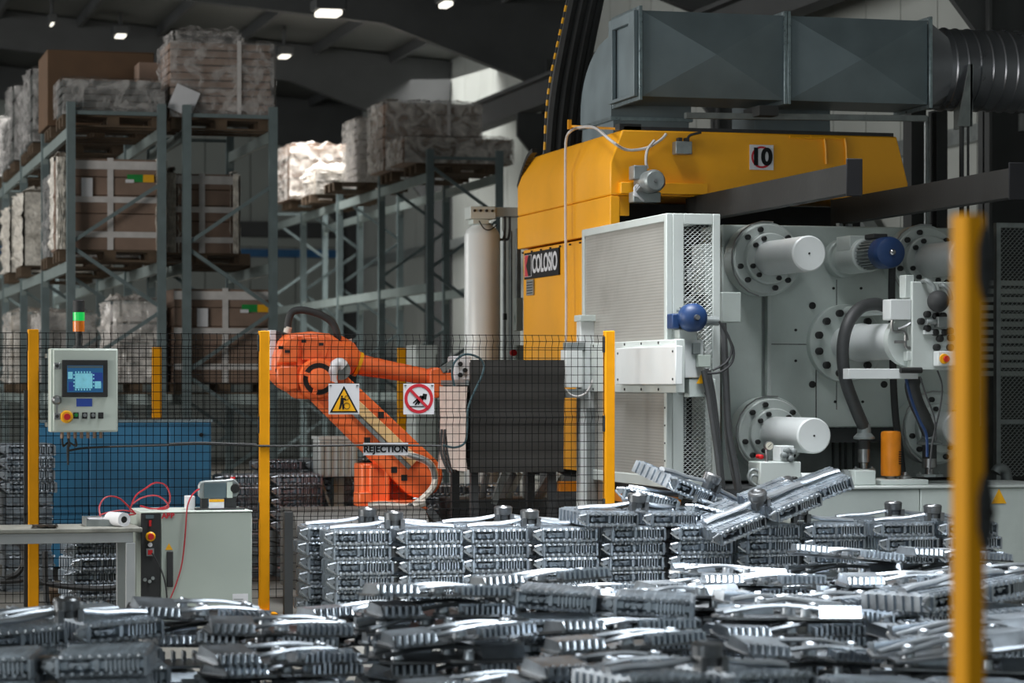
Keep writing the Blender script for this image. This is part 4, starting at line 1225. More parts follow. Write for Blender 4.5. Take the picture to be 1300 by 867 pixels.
for pts in (((966, 600), (955, 596), (950, 606), (958, 616), (972, 617)), ((966, 606), (956, 603), (953, 611), (962, 618))):
    MB().tube([atY(px, py, YT+0.15) for px, py in pts], 0.012, 6, smooth=5).build('pipe_loop', 'galv', t)
m = MB()
for px in (996, 1007):
    c = atY(px, 608, YT+0.1)
    m.lathe((c.x, YT+0.1, c.z), (0, -1, 0), [(0, 0.02), (0.05, 0.02), (0.055, 0.014)], 10)
m.build('plugs', 'bolt', t)

# machine bed under the cage
t = thing('machine_bed', 'grey press bed with an orange beam under the guard cage', 'machine base', (7.5, 20.8, 0))
MB().box(XG+0.22, xT0-0.1, 19.1, 23.4, 0.0, 0.62).build('bed_block', 'offwhite', t, 0.01)
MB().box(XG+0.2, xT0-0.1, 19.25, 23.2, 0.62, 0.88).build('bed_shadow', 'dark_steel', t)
MB().box(XG+0.1, XG+0.18, 19.2, 21.5, 0.74, 0.82).build('orange_beam', 'orange_dark', t)
MB().box(XG+0.08, XG+0.135, 19.3, 19.5, 0.45, 0.62).build('small_plate', 'white_clean', t)
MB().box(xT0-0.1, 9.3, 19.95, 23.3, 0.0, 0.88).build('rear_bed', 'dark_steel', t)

# black beams over the platen
def rail(label, pf, pn, xoff=0):
    # far top point pf, near top point pn (pixels); runs along Y
    dfar = 21.9
    F = at(pf[0], pf[1], dfar)
    k = kx(pn[0])
    # near end on the same X
    Nn = atX(pn[0], pn[1], F.x)
    z = (F.z+Nn.z)/2
    t = thing('steel_beam', label, 'steel beam', (F.x, (F.y+Nn.y)/2, z-0.2), 'black beams over the platen')
    y0, y1 = Nn.y, F.y
    x = F.x
    m = MB().box(x-0.05, x-0.04, y0, y1, z-0.20, z).box(x-0.04, x+0.05, y0, y1, z-0.012, z).box(x-0.04, x+0.05, y0, y1, z-0.20, z-0.188)
    m.build('channel', 'ironbeam', t)
    MB().box(x-0.06, x+0.06, y0-0.015, y0-0.001, z-0.22, z+0.04).build('end_plate', 'sign_black', t, 0.012)
    for dy in (0.42, 0.5):
        pass
    for yy_ in (YP+0.12,):
        for dx in (-0.04, 0.04):
            MB().cyl((x+dx, yy_, 2.925), (x+dx, yy_, z-0.2), 0.014, n=8).lathe((x+dx, yy_, 2.921), (0, 0, 1), [(0, 0.03), (0.03, 0.03)], 6).build('stud', 'galv', t)
    return t
rail('black steel beam pointing out over the platen below the number sign', (878, 252), (1084, 208))
rail('black steel beam farther along the platen, reaching above the close yellow post', (1062, 253), (1290, 215))

# motor on the yellow cover
c = atY(829, 230, YH-0.3)
t = thing('vent_motor', 'small grey motor hanging on the front of the yellow cover', 'electric motor', (c.x, YH-0.2, c.z-0.12))
MB().lathe((c.x, YH-0.08, c.z), (0, -1, 0), [(0, 0.09), (0.25, 0.09), (0.27, 0.085), (0.285, 0.07)], 28).build('motor_body', 'galv', t)
MB().lathe((c.x, YH-0.366, c.z), (0, -1, 0), [(0, 0.016), (0.012, 0.014)], 10).build('stud', 'steel', t)
MB().box(c.x-0.13, c.x-0.02, YH-0.22, YH-0.08, c.z+0.02, c.z+0.13).build('terminal_box', 'galv', t, 0.008)
MB().box(c.x-0.13, c.x+0.1, YH-0.2, YH-0.075, c.z-0.16, c.z-0.075).build('bracket', 'galv', t, 0.01)
m = MB()
for s_ in range(3):
    m.tube([(c.x-0.1+0.02*s_, YH-0.2, c.z-0.02), (c.x-0.14, YH-0.25, c.z-0.06-0.02*s_), (c.x-0.1, YH-0.25, c.z-0.12), (c.x-0.05, YH-0.22, c.z-0.15)], 0.007, 5, smooth=4)
m.build('loose_wires', 'sign_white', t)
MB().tube([(c.x+0.08, YH-0.2, c.z-0.06), (c.x+0.12, YH-0.22, c.z-0.02), (c.x+0.115, YH-0.2, c.z+0.04)], 0.008, 5, smooth=4).build('red_lead', 'red_wire', t)
# small dark valve box and cables on the cover
a, b = atY(856, 196, YH-0.06), atY(877, 180, YH-0.06)
t = thing('switch_box', 'small dark switch box on the yellow cover above the hanging motor', 'switch box', ((a.x+b.x)/2, YH-0.05, a.z))
MB().box(a.x, b.x, YH-0.1, YH-0.002, a.z, b.z).build('enclosure', 'galv', t, 0.008)
MB().box(a.x+0.03, a.x+0.06, YH-0.08, YH-0.02, b.z, b.z+0.03).box(a.x+0.09, a.x+0.12, YH-0.08, YH-0.02, b.z, b.z+0.03).build('glands', 'black', t)
MB().tube([atY(px, py, YH-0.03) for px, py in ((872, 180), (874, 174), (878, 171), (890, 168))], 0.01, 6, smooth=4).build('cable', 'black', t)
t = thing('white_cable', 'long white cable drooping from the cover corner down the yellow side', 'cable', (XL-0.1, YH+0.4, 1.7))
P = [atX(px, py, XL-0.06) for px, py in ((718, 470), (719, 400), (718.5, 330), (718, 260), (718, 200), (719, 176), (724, 167))]
P += [atX(735, 162, XL+0.02), atX(755, 162, XL+0.05)]
P += [atY(px, py, YH-0.05) for px, py in ((775, 178), (795, 190), (820, 188), (838, 178), (846, 170))]
MB().tube(P, 0.012, 6, smooth=6).build('cable', 'tape', t)
P = [atY(px, py, YH-0.08) for px, py in ((831, 178), (822, 190), (820, 205), (822, 214))]
MB().tube(P, 0.012, 6, smooth=5).build('motor_cable', 'tape', t)
p = atX(722, 158, XL+0.08)
t = thing('cable_bracket', 'yellow cable bracket on the top edge of the yellow cover', 'bracket', (p.x, p.y, 3.6))
MB().bar(atX(723, 164, XL+0.08), atX(723, 152, XL+0.08), 0.03, 0.03).bar(atX(723, 160, XL+0.1), atX(790, 164, XL+0.2), 0.03, 0.02).build('bracket_arm', 'yellow', t)
a = atY(798, 164, YH+0.1)
MB().box(a.x-0.1, a.x+0.08, YH+0.02, YH+0.14, 3.68, 3.73).build('clip', 'bolt', t)
# ------------------------------------------------------------------ duct above the press
YD = 21.5
p0, p1 = atY(812, 122, YD), atY(1180, 26, YD)
xd0, xd1, xdm = xY(812, YD), xY(1180, YD), xY(998, YD)
zd0, zd1 = zY(812, 122, YD), zY(812, 13, YD)
dp = 0.72
t = thing('air_duct', 'big rectangular zinc air duct with cross-creased sides above the yellow cover', 'air duct', ((xd0+xd1)/2, YD+dp/2, zd0))
def duct_box(xa, xb):
    m = MB()
    m.ang = 3
    xm, zm, d = (xa+xb)/2, (zd0+zd1)/2, 0.085
    m.box(xa, xb, YD+0.003, YD+dp, zd0, zd1)
    m.add([(xa, YD, zd0), (xb, YD, zd0), (xb, YD, zd1), (xa, YD, zd1), (xm, YD-d, zm)], [(0, 1, 4), (1, 2, 4), (2, 3, 4), (3, 0, 4)])
    return m.build('duct_section', 'duct', t)
duct_box(xd0+0.02, xdm-0.02)
duct_box(xdm+0.02, xd1-0.02)
for x in (xd0, xdm-0.016, xdm+0.016, xd1):
    m = MB()
    e = 0.035
    m.box(x-0.014, x+0.014, YD-e, YD+0.005, zd0-e, zd1+e).box(x-0.014, x+0.014, YD+dp, YD+dp+e, zd0-e, zd1+e)
    m.box(x-0.014, x+0.014, YD, YD+dp, zd1, zd1+e).box(x-0.014, x+0.014, YD, YD+dp, zd0-e, zd0)
    m.build('flange', 'duct_edge', t, 0.003)
m = MB().box(xd0-0.004, xd0+0.016, YD+0.01, YD+dp-0.01, zd0+0.01, zd1-0.01)
m.build('end_plate', 'duct', t)
m = MB()
for (ya, yb, za, zb_) in ((YD, YD+0.16, zd0, zd1), (YD+dp-0.1, YD+dp, zd0, zd1), (YD+0.16, YD+dp-0.1, zd0, zd0+0.03), (YD+0.16, YD+dp-0.1, zd1-0.09, zd1)):
    m.box(xd0-0.05, xd0-0.014, ya, yb, za, zb_)
m.build('end_frame', 'duct', t, 0.004)
# elbow going down into the cover
Ye0, Ye1 = YD+dp+0.02, YD+dp+0.95
ze = zd1-0.12
pr = [(Ye0, zd0-0.12), (Ye0, ze)] + [(Ye0+0.95*math.sin(q), ze-1.0+1.0*math.cos(q)) for q in [i*math.pi/2/10 for i in range(1, 11)]]
pr = [(Ye0, zd0-0.1), (Ye0, ze)] + [(Ye0+(Ye1-Ye0)*math.sin(i*math.pi/20), zd0+0.0+(ze-zd0)*math.cos(i*math.pi/20)) for i in range(1, 11)] + [(Ye1, zd0-0.1)]
MB().prism(pr, 'x', xd0-0.02, xd0+0.7).build('elbow', 'duct', t)
MB().box(xd0-0.03, xd0+0.71, Ye0-0.02, Ye1+0.02, zd0-0.13, zd0-0.1).build('elbow_flange', 'duct_edge', t)
MB().box(xd0-0.0, xd0+0.68, Ye0, Ye1, 3.69, zd0-0.13).build('neck', 'duct', t)
MB().box(xd1-1.25, xd1-0.55, YD+0.9, YD+1.5, 3.69, zd0+0.08).build('second_neck', 'duct', t)
MB().bar((xd0+0.5, YD+0.3, zd0-0.12), (xd1+0.1, YD+0.3, zd0-0.09), 0.06, 0.05).build('support_rail', 'galv', t)
MB().box(xdm-0.2, xdm-0.03, YD+0.1, YD+0.5, zd0-0.12, zd0-0.036).build('hanger', 'dark_steel', t)
# transition and spiral pipe
zc, yc, rr = (zd0+zd1)/2-0.01, YD+dp/2, 0.35
n = 40
m = MB()
vs = []
for i in range(n):
    q = 2*math.pi*i/n
    c, s = math.cos(q), math.sin(q)
    k = 1/max(abs(c), abs(s))
    vs.append((xd1+0.015, yc+c*k*dp/2*0.98, zc+s*k*dp/2*0.98))
for i in range(n):
    q = 2*math.pi*i/n
    vs.append((xd1+0.22, yc+math.cos(q)*rr, zc+math.sin(q)*rr))
m.add(vs, [(i, (i+1) % n, n+(i+1) % n, n+i) for i in range(n)])
m.build('round_transition', 'spiral', t)
MB().lathe((xd1+0.22, yc, zc), (1, 0, 0), [(0, rr), (0.04, rr+0.004), (0.05, rr+0.015), (0.06, rr)], 40, False).build('collar', 'spiral', t)
prof, x = [(0.0, rr)], 0.0
while x < 3.2:
    prof += [(x+0.085, rr), (x+0.095, rr+0.011), (x+0.105, rr)]
    x += 0.115
MB().lathe((xd1+0.28, yc, zc), (1, 0, 0), prof, 44, False).build('spiral_pipe', 'spiral', t)
# bracket under the spiral pipe
p = atY(1228, 160, YD-0.05)
t = thing('pipe_support', 'slim folded zinc bracket on a rod holding the spiral pipe', 'pipe bracket', (p.x, YD, 2.8))
zt_ = zY(1232, 82, YD-0.02)
MB().prism([(p.x-0.09, p.z), (p.x+0.04, p.z), (p.x+0.06, zt_), (p.x+0.02, zt_)], 'y', YD-0.05, YD-0.03).box(p.x+0.03, p.x+0.05, YD-0.05, YD+0.3, p.z, zt_).build('folded_plate', 'galv', t)
MB().cyl((p.x-0.03, YD, 2.6), (p.x-0.03, YD, p.z), 0.022, n=8).build('rod', 'dark_steel', t)
MB().cyl((p.x+0.03, YD, 2.6), (p.x+0.03, YD, p.z), 0.012, n=8).build('rod', 'dark_steel', t)

# black cable chain climbing on the left of the duct
t = thing('cable_chain', 'black hoses with a yellow-striped cord climbing past the duct to the roof', 'cable chain', (6.2, 24.2, 3.2))
for k, (dx, r) in enumerate(((0, 0.055), (12, 0.06), (24, 0.06), (34, 0.05))):
    P = [at(px+dx, py, 24.4+0.05*k) for px, py in ((694, 215), (697, 190), (700, 150), (705, 110), (712, 70), (722, 20), (735, -40))]
    MB().tube(P, r, 8, smooth=5).build('hose', 'rubber', t)
P = spline([at(px, py, 24.25) for px, py in ((691, 205), (693, 150), (698, 105), (707, 60), (717, 15), (727, -30))], 12)
for i in range(0, len(P)-2, 2):
    if (i//2) % 2 == 0:
        MB().tube([P[i], P[i+1], P[i+2]], 0.012, 6).build('yellow_cord_mark', 'sign_yellow', t)
MB().tube(P, 0.009, 6).build('cord', 'rubber', t)
# chain edge running over the upper left of the cover
P = [atX(px, py, XL+0.05) for px, py in ((660, 238), (664, 222), (672, 200), (679, 191))]
t = thing('drag_chain', 'black link chain along the far upper edge of the yellow cover', 'chain', P[1])
Ps = spline(P, 5)
for i in range(len(Ps)-1):
    d = (Ps[i+1]-Ps[i])*0.42
    c = (Ps[i]+Ps[i+1])/2
    MB().bar(c-d, c+d, 0.05, 0.04).build('link', 'bolt', t)

# ------------------------------------------------------------------ gas bottle and white column left of the press
DC = 24.6
def Cp(px, py): return at(px, py, DC)
c = Cp(612, 440)
t = thing('gas_accumulator', 'tall white gas accumulator bottle with a valve head left of the press', 'pressure vessel', (c.x, c.y, 0))
zt_ = Cp(612, 286).z
MB().lathe((c.x, c.y, 0.4), (0, 0, 1), [(0, 0.12), (0.1, 0.162), (zt_-0.4-0.09, 0.162), (zt_-0.4-0.04, 0.14), (zt_-0.4, 0.09)], 36).build('bottle', 'white_clean', t)
MB().lathe((c.x, c.y, zt_-0.012), (0, 0, 1), [(0, 0.085), (0.03, 0.085)], 24).build('neck_ring', 'galv', t)
a, b = Cp(592, 279), Cp(654, 263)
h = MB().box(c.x-0.14, c.x+0.1, c.y-0.12, c.y+0.1, a.z, b.z).build('valve_head', 'white', t, 0.008)
MB().box(c.x+0.1, b.x+0.08, c.y-0.05, c.y+0.12, a.z+0.03, b.z).build('head_arm', 'white', t, 0.006)
MB().box(c.x-0.11, c.x+0.04, c.y-0.10, c.y+0.08, zt_+0.005, a.z-0.001).build('lower_head', 'offwhite', t, 0.006)
m = MB()
for i in range(4):
    m.lathe((c.x-0.1+i*0.055, c.y-0.12, b.z-0.04), (0, -1, 0), [(0, 0.013), (0.012, 0.013)], 8)
m.build('head_bolts', 'bolt', t)
MB().tube([(c.x-0.06, c.y-0.13, a.z-0.02), (c.x-0.03, c.y-0.19, zt_-0.04), (c.x+0.03, c.y-0.19, zt_-0.05), (c.x+0.1, c.y-0.15, zt_)], 0.006, 5, smooth=5).build('wire', 'black', t)
for px in (641, 647):
    q = Cp(px, 275)
    MB().tube([q, Cp(px, 292), Cp(px-2, 303), Cp(px-7, 304)], 0.012, 6, smooth=4).build('pipe', 'hose', t)
MB().box(c.x-0.2, c.x+0.2, c.y-0.2, c.y+0.2, 0, 0.4).build('pedestal', 'offwhite', t, 0.01)
# white panel with piping between bottle and housing
a, b = at(637, 470, 25.2), at(662, 268, 25.2)
t = thing('pipe_rack', 'white upright panel with steel pipe between gas bottle and yellow housing', 'pipe panel', ((a.x+b.x)/2, a.y, 0))
MB().box(a.x, b.x, a.y, a.y+0.06, 0.0, b.z).build('panel', 'white', t, 0.005)
for k, px in enumerate((640, 648)):
    q = at(px, 400, 24.95)
    MB().cyl((q.x, q.y, 0.9), (q.x, q.y, b.z-0.2), 0.018, n=8).build('pipe', 'galv', t)
q0, q1 = at(654, 420, 24.8), at(663, 378, 24.8)
MB().box(q0.x, q1.x, q0.y-0.05, q0.y+0.06, q0.z, q1.z).build('terminal_box', 'cabinet', t, 0.005)
q0, q1 = at(656, 378, 24.8), at(662, 290, 24.8)
MB().box(q0.x, q1.x, q0.y, q0.y+0.05, q0.z, q1.z).build('upper_box', 'galv', t, 0.005)
q0 = at(651, 448, 24.9)
MB().lathe((q0.x, q0.y, q0.z), (0, -1, 0), [(0, 0.03), (0.04, 0.03)], 12).build('red_button', 'red', t)
MB().box(q0.x+0.03, q0.x+0.1, q0.y-0.02, q0.y+0.08, q0.z-0.07, q0.z+0.07).build('switch_plate', 'cabinet', t)
MB().lathe((at(641, 402, 24.85).x, at(641, 402, 24.85).y, at(641, 402, 24.85).z-0.03), (0, 0, 1), [(0, 0.02), (0.06, 0.02)], 8).build('dark_fitting', 'bolt', t)

# white trim unit standing between the curtain and the cage
YU = 20.9
def U(px, py, y=YU): return atY(px, py, y)
a, b = U(737, 650), U(766, 408)
t = thing('white_column_unit', 'white column with a side box in front of the yellow panel, behind the fence', 'machine column', ((a.x+b.x)/2, YU, 0))
MB().box(a.x, b.x, YU, YU+0.12, 0.0, b.z).build('column', 'white_clean', t, 0.006)
MB().box(a.x+0.05, b.x-0.05, YU-0.02, YU-0.001, 0.1, b.z-0.7).build('column_groove', 'galv', t)
u, v = U(716, 492), U(738, 444)
MB().box(u.x, v.x-0.004, YU-0.05, YU+0.1, u.z, v.z).build('side_box', 'white_clean', t, 0.006)
u, v = U(718, 446), U(742, 433)
MB().box(u.x, v.x, YU-0.02, YU+0.08, u.z, v.z-0.01).build('clamp_head', 'galv', t, 0.004)
u, v = U(735, 426), U(769, 418)
MB().box(u.x, v.x, YU-0.04, YU+0.14, b.z-0.001, b.z+0.05).build('top_plate', 'offwhite', t, 0.004)
u, v = U(716, 505), U(745, 493)
MB().box(u.x, v.x, YU-0.04, YU+0.06, u.z, v.z-0.005).build('rail', 'galv', t)
u, v = U(780, 540), U(790, 410)
MB().box(b.x+0.004, U(776, 0).x, YU+0.02, YU+0.1, U(0, 500).z, b.z-0.02).build('back_plate', 'white', t, 0.004)
MB().tube([U(px, py, YU-0.07) for px, py in ((718, 494), (724, 501), (735, 503), (747, 495), (757, 470), (764, 448), (765, 425), (772, 415), (782, 416), (785, 426))], 0.01, 6, smooth=5).build('white_cable', 'tape', t)
MB().lathe((U(758, 466).x, YU-0.08, U(758, 466).z), (0, -1, 0), [(0, 0.014), (0.03, 0.014)], 10).build('red_knob', 'red', t)
# small L-frame on the cage left
a, b = atY(781, 540, 20.75), atY(791, 500, 20.75)
t = thing('slotted_bracket', 'small white frame with a dark slot left of the guard cage', 'bracket', (a.x, 20.75, a.z))
MB().box(a.x, b.x, 20.75, 20.80, a.z, b.z).build('plate', 'white', t, 0.004)
MB().box(a.x+0.018, a.x+0.045, 20.74, 20.749, a.z+0.07, b.z-0.03).build('slot', 'bolt', t)

# ------------------------------------------------------------------ curtained cooling box the robot reaches into
YQ = 20.75
a, b = atY(597, 600, YQ), atY(716, 457, YQ)
t = thing('curtained_cooling_box', 'square box with black rubber curtain front and pale felt side', 'cooling box', ((a.x+b.x)/2, YQ+0.4, 0))
def ripple(u, v): return Vector((0, -0.003*math.sin(v*30)-0.012*math.sin(u*5+v*3), 0))
MB().sheet((a.x, YQ, a.z), (b.x-a.x, 0, 0), (0, 0, b.z-a.z), 24, 60, ripple).build('front_curtain', 'curtain', t)
MB().box(a.x+0.01, b.x-0.01, YQ+0.03, YQ+0.8, a.z+0.02, b.z-0.24).box(a.x+0.01, b.x-0.01, YQ+0.03, YQ+0.07, b.z-0.24, b.z-0.02).build('box_body', 'black', t)
ys_ = YQ+0.85
xs0 = a.x-0.0
zc0, zc1 = atX(558, 602, a.x-0.02).z, atX(560, 492, a.x-0.02).z
MB().sheet((a.x-0.02, YQ+0.02, a.z+0.01), (-0.02, 0.87, 0), (0, 0, b.z-a.z-0.22), 10, 14, lambda u, v: Vector((-0.03*math.sin(u*9+v*2)*(1-v), 0, 0))).build('side_felt', 'mat_side', t)
MB().box(a.x-0.03, a.x, YQ+0.04, YQ+0.87, b.z-0.2, b.z-0.16).build('side_rail', 'galv', t)
for x in (a.x+0.05, b.x-0.08):
    for y in (YQ+0.08, YQ+0.72):
        MB().box(x-0.03, x+0.03, y-0.03, y+0.03, 0, a.z+0.019).build('leg', 'black', t)
m = MB()
for i, px in enumerate((562, 566, 570)):
    u = atY(px, 590, YQ+0.6)
    m.tube([atY(px-1, 545, YQ+0.62), atY(px-2, 575, YQ+0.6), atY(px+8, 600, YQ+0.55)], 0.012, 5, smooth=4)
m.build('dark_straps', 'rubber', t)
# machine clutter under the box: slanted pipes and frame
t = thing('pipe_cluster', 'slanted steel pipes under the black curtained box', 'pipes', (xY(660, 21.2), 21.3, 0))
for i, (pa, pb) in enumerate((((626, 640), (640, 600)), ((632, 640), (652, 600)), ((640, 642), (660, 600)), ((668, 640), (668, 598)), ((676, 640), (700, 600)), ((683, 642), (708, 600)), ((690, 642), (713, 602)), ((610, 640), (618, 600)))):
    MB().bar(atY(pa[0], pa[1], 21.7+0.03*i), atY(pb[0], pb[1], 21.7+0.03*i), 0.05, 0.05).build('pipe', ['galv', 'steel', 'white'][i % 3], t)
a, b = atY(575, 760, 21.68), atY(735, 632, 21.68)
MB().box(a.x, b.x, 21.68, 22.2, 0.0, b.z).build('dark_base', 'dark_steel', t, 0.01)
t = thing('orange_beam', 'short orange beam low behind the fence, under the yellow panel', 'beam', (xY(735, 22.6), 22.5, 0.7))
a, b = atY(712, 624, 21.15), atY(748, 611, 21.15)
MB().box(a.x, b.x, 21.15, 21.25, a.z, b.z).build('beam', 'orange_dark', t)

# ------------------------------------------------------------------ robot
YR = 22.0
def Rp(px, py, dy=0.0): return atY(px, py, YR+dy)
base = Rp(497, 645)
t = thing('industrial_robot', 'orange industrial robot arm reaching toward the black curtained box', 'robot', (base.x, YR, 0))
bz = base.z-0.02
MB().lathe((base.x, YR, 0.0), (0, 0, 1), [(0, 0.42), (0.05, 0.42), (0.06, 0.33), (bz-0.14, 0.30), (bz-0.13, 0.36), (bz-0.04, 0.36)], 32).build('pedestal', 'grey_sheet', t)
MB().lathe((base.x, YR, bz-0.04), (0, 0, 1), [(0, 0.31), (0.05, 0.31), (0.09, 0.27), (0.13, 0.25)], 36).build('base_ring', 'orange', t)
m = MB()
u, v = Rp(456, 645), Rp(492, 588)
m.box(u.x, v.x, YR-0.10, YR+0.22, bz+0.05, v.z)
m.box(u.x+0.06, u.x+0.10, YR-0.13, YR-0.09, bz+0.08, v.z-0.02).box(v.x-0.05, v.x-0.01, YR-0.13, YR-0.09, bz+0.08, v.z-0.02)
m.box(u.x-0.03, u.x+0.08, YR-0.14, YR+0.1, bz+0.04, bz+0.16)
m.build('column', 'orange', t, 0.015)
m = MB().box(v.x, Rp(528, 0).x, YR+0.1, YR+0.3, bz+0.06, Rp(0, 588).z)
m.lathe(Rp(533, 606, -0.02), (0, 1, 0), [(0, 0.17), (0.32, 0.17)], 28)
m.build('shoulder', 'orange', t, 0.012)
# lower arm
A, B = Rp(534, 604, -0.12), Rp(404, 478, -0.12)
dirv = (B-A).normalized()
nrm = Vector((dirv.z, 0, -dirv.x))
if nrm.z < 0: nrm = -nrm
def along(s, o): return A + (B-A)*s + nrm*o
m = MB()
prf = []
r0, r1 = 0.185, 0.165
for i in range(13):
    q = math.pi/2 + math.pi*i/12
    d = -dirv
    prf.append(A + dirv*(r0*math.cos(q)) + nrm*(r0*math.sin(q)))
for i in range(13):
    q = -math.pi/2 + math.pi*i/12
    prf.append(B + dirv*(r1*math.cos(q)) + nrm*(r1*math.sin(q)))
m.prism([(p.x, p.z) for p in prf], 'y', YR-0.14, YR+0.06)
arm = m.build('lower_arm', 'orange', t, 0.02)
m = MB()
w1, w0 = 0.055, -0.02
pp = [along(0.10, w0+0.02), along(0.80, w0+0.03), along(0.80, w1+0.03), along(0.10, w1+0.04)]
m.prism([(p.x, p.z) for p in pp], 'y', YR-0.175, YR-0.141)
m.build('cream_cable_cover', 'cream', arm, 0.006)
pp = [along(0.10, w0-0.02), along(0.80, w0-0.01), along(0.80, w0+0.025), along(0.10, w0+0.015)]
MB().prism([(p.x, p.z) for p in pp], 'y', YR-0.165, YR-0.141).build('grey_cover_edge', 'galv', arm)
for s_, o_ in ((0.08, -0.11), (0.17, -0.12), (0.0, 0.12), (0.09, 0.10), (0.45, -0.10), (0.5, 0.13)):
    c = along(s_, o_)
    MB().cbox((c.x, YR-0.143, c.z), 0.05, 0.012, 0.05).build('dark_pad', 'bolt', arm)
for k in range(3):
    MB().tube([along(0.22, 0.02)+Vector((0, -0.09, 0.0)), Rp(545, 588, -0.24-0.02*k), Rp(552, 612, -0.26), Rp(540, 630, -0.26+0.02*k), Rp(522, 643, -0.2)], 0.028-0.004*k, 8, smooth=6).build('silver_hose_sleeve', 'bubble' if k == 0 else 'galv', t)
MB().tube([Rp(px, py, -0.32) for px, py in ((468, 642), (490, 641), (515, 644), (540, 638))], 0.03, 8, smooth=4).build('pale_cable_bundle', 'bubble', t)
# upper housing
m = MB()
hp = [(345, 452), (352, 432), (363, 424), (392, 421), (416, 424), (430, 434), (441, 447), (441, 462), (428, 470), (418, 476), (405, 506), (380, 507), (370, 498), (358, 492), (346, 480), (344, 466)]
m.prism([(Rp(px, py).x, Rp(px, py).z) for px, py in hp], 'y', YR-0.13, YR+0.25)
hs = m.build('elbow_housing', 'orange', t, 0.03)
m = MB()
m.prism([(Rp(px, py).x, Rp(px, py).z) for px, py in ((348, 451), (354, 435), (364, 427), (374, 427), (374, 462), (347, 462))], 'y', YR-0.19, YR-0.131)
m.build('rear_motor_cap', 'orange', hs, 0.02)
m = MB()
m.prism([(Rp(px, py).x, Rp(px, py).z) for px, py in ((345, 468), (350, 464), (372, 464), (374, 495), (360, 497), (349, 490), (345, 478))], 'y', YR-0.21, YR-0.131)
m.build('lower_motor_cap', 'orange', hs, 0.02)
m = MB()
m.prism([(Rp(px, py).x, Rp(px, py).z) for px, py in ((378, 428), (408, 428), (414, 440), (408, 458), (378, 458))], 'y', YR-0.15, YR-0.131)
m.build('side_cover', 'orange', hs, 0.012)
c = Rp(402, 481, -0.13)
MB().lathe((c.x, c.y-0.001, c.z), (0, -1, 0), [(0, 0.17), (0.07, 0.165), (0.09, 0.15), (0.09, 0.12)], 36).build('joint_ring', 'orange', hs)
MB().lathe((c.x, c.y-0.091, c.z), (0, -1, 0), [(0, 0.13), (0.004, 0.13)], 32).build('joint_recess', 'bolt', hs)
MB().lathe((c.x, c.y-0.095, c.z), (0, -1, 0), [(0, 0.09), (0.05, 0.085), (0.06, 0.06)], 28).build('joint_hub', 'orange', hs)
m = MB()
for q in (math.radians(-20), math.radians(-110), math.radians(160)):
    m.bar((c.x, c.y-0.11, c.z), (c.x+0.13*math.cos(q), c.y-0.11, c.z+0.13*math.sin(q)), 0.03, 0.05, (0, 1, 0))
m.build('joint_spokes', 'orange', hs)
for px, py in ((357, 441), (365, 446), (386, 433), (408, 437), (415, 463), (353, 470)):
    q = Rp(px, py, -0.205)
    MB().cbox((q.x, q.y+0.012, q.z), 0.04, 0.008, 0.025).build('cast_pocket', 'bolt', hs)
# forearm
MB().tube([Rp(424, 450, 0.06), Rp(440, 456, 0.06), Rp(452, 462, 0.06)], [0.17, 0.15, 0.095], 20).build('forearm_cone', 'orange', t)
q = Rp(453.5, 462, 0.06)
MB().cyl(Rp(452, 461.5, 0.06), Rp(456, 463, 0.06), 0.105, n=20).build('yellow_collar', 'sign_yellow', t)
MB().tube([Rp(456, 463, 0.06), Rp(500, 471, 0.06), Rp(546, 479, 0.06)], [0.088, 0.076, 0.066], 18).build('forearm', 'orange', t)
m = MB()
m.prism([(Rp(px, py).x, Rp(px, py).z) for px, py in ((544, 470), (552, 466), (560, 468), (562, 474), (574, 473), (574, 486), (562, 487), (560, 503), (553, 506), (548, 496), (544, 488))], 'y', YR-0.04, YR+0.16)
m.build('wrist', 'orange', t, 0.015)
MB().cyl(Rp(572, 479, 0.06), Rp(580, 478, 0.06), 0.07, n=18).build('tool_flange', 'bolt', t)
# hoses and motor on the elbow
c = Rp(432, 470, -0.16)
MB().lathe((c.x, c.y+0.02, c.z), (0, -1, 0), [(0, 0.08), (0.05, 0.08), (0.06, 0.05)], 24).build('hose_reel', 'galv', t)
MB().tube([Rp(px, py, -0.2) for px, py in ((424, 492), (421, 480), (424, 466), (431, 461), (437, 465))], 0.045, 10, smooth=5).build('white_sleeve', 'sign_white', t)
MB().tube([Rp(px, py, 0.02) for px, py in ((365, 418), (367, 404), (373, 395), (388, 394), (408, 400), (422, 410), (428, 424), (430, 440), (438, 448))], 0.03, 10, smooth=6).build('black_hose', 'rubber', t)
q = Rp(365, 418, 0.02)
MB().cyl(Rp(364, 423, 0.02), Rp(366, 415, 0.02), 0.032, n=12).build('hose_fitting', 'bubble', t)
u, v = Rp(342, 470), Rp(350, 419)
MB().box(u.x, v.x, YR-0.02, YR+0.2, u.z, v.z).build('rear_plate', 'sign_white', t, 0.006)
u, v = Rp(350, 450), Rp(358, 420)
MB().box(u.x, v.x, YR+0.0, YR+0.2, u.z, v.z).build('grey_motor', 'hose', t, 0.006)
MB().bar(Rp(432, 436, 0.1), Rp(447, 432, 0.1), 0.03, 0.03).build('pale_limit_switch', 'bubble', t)
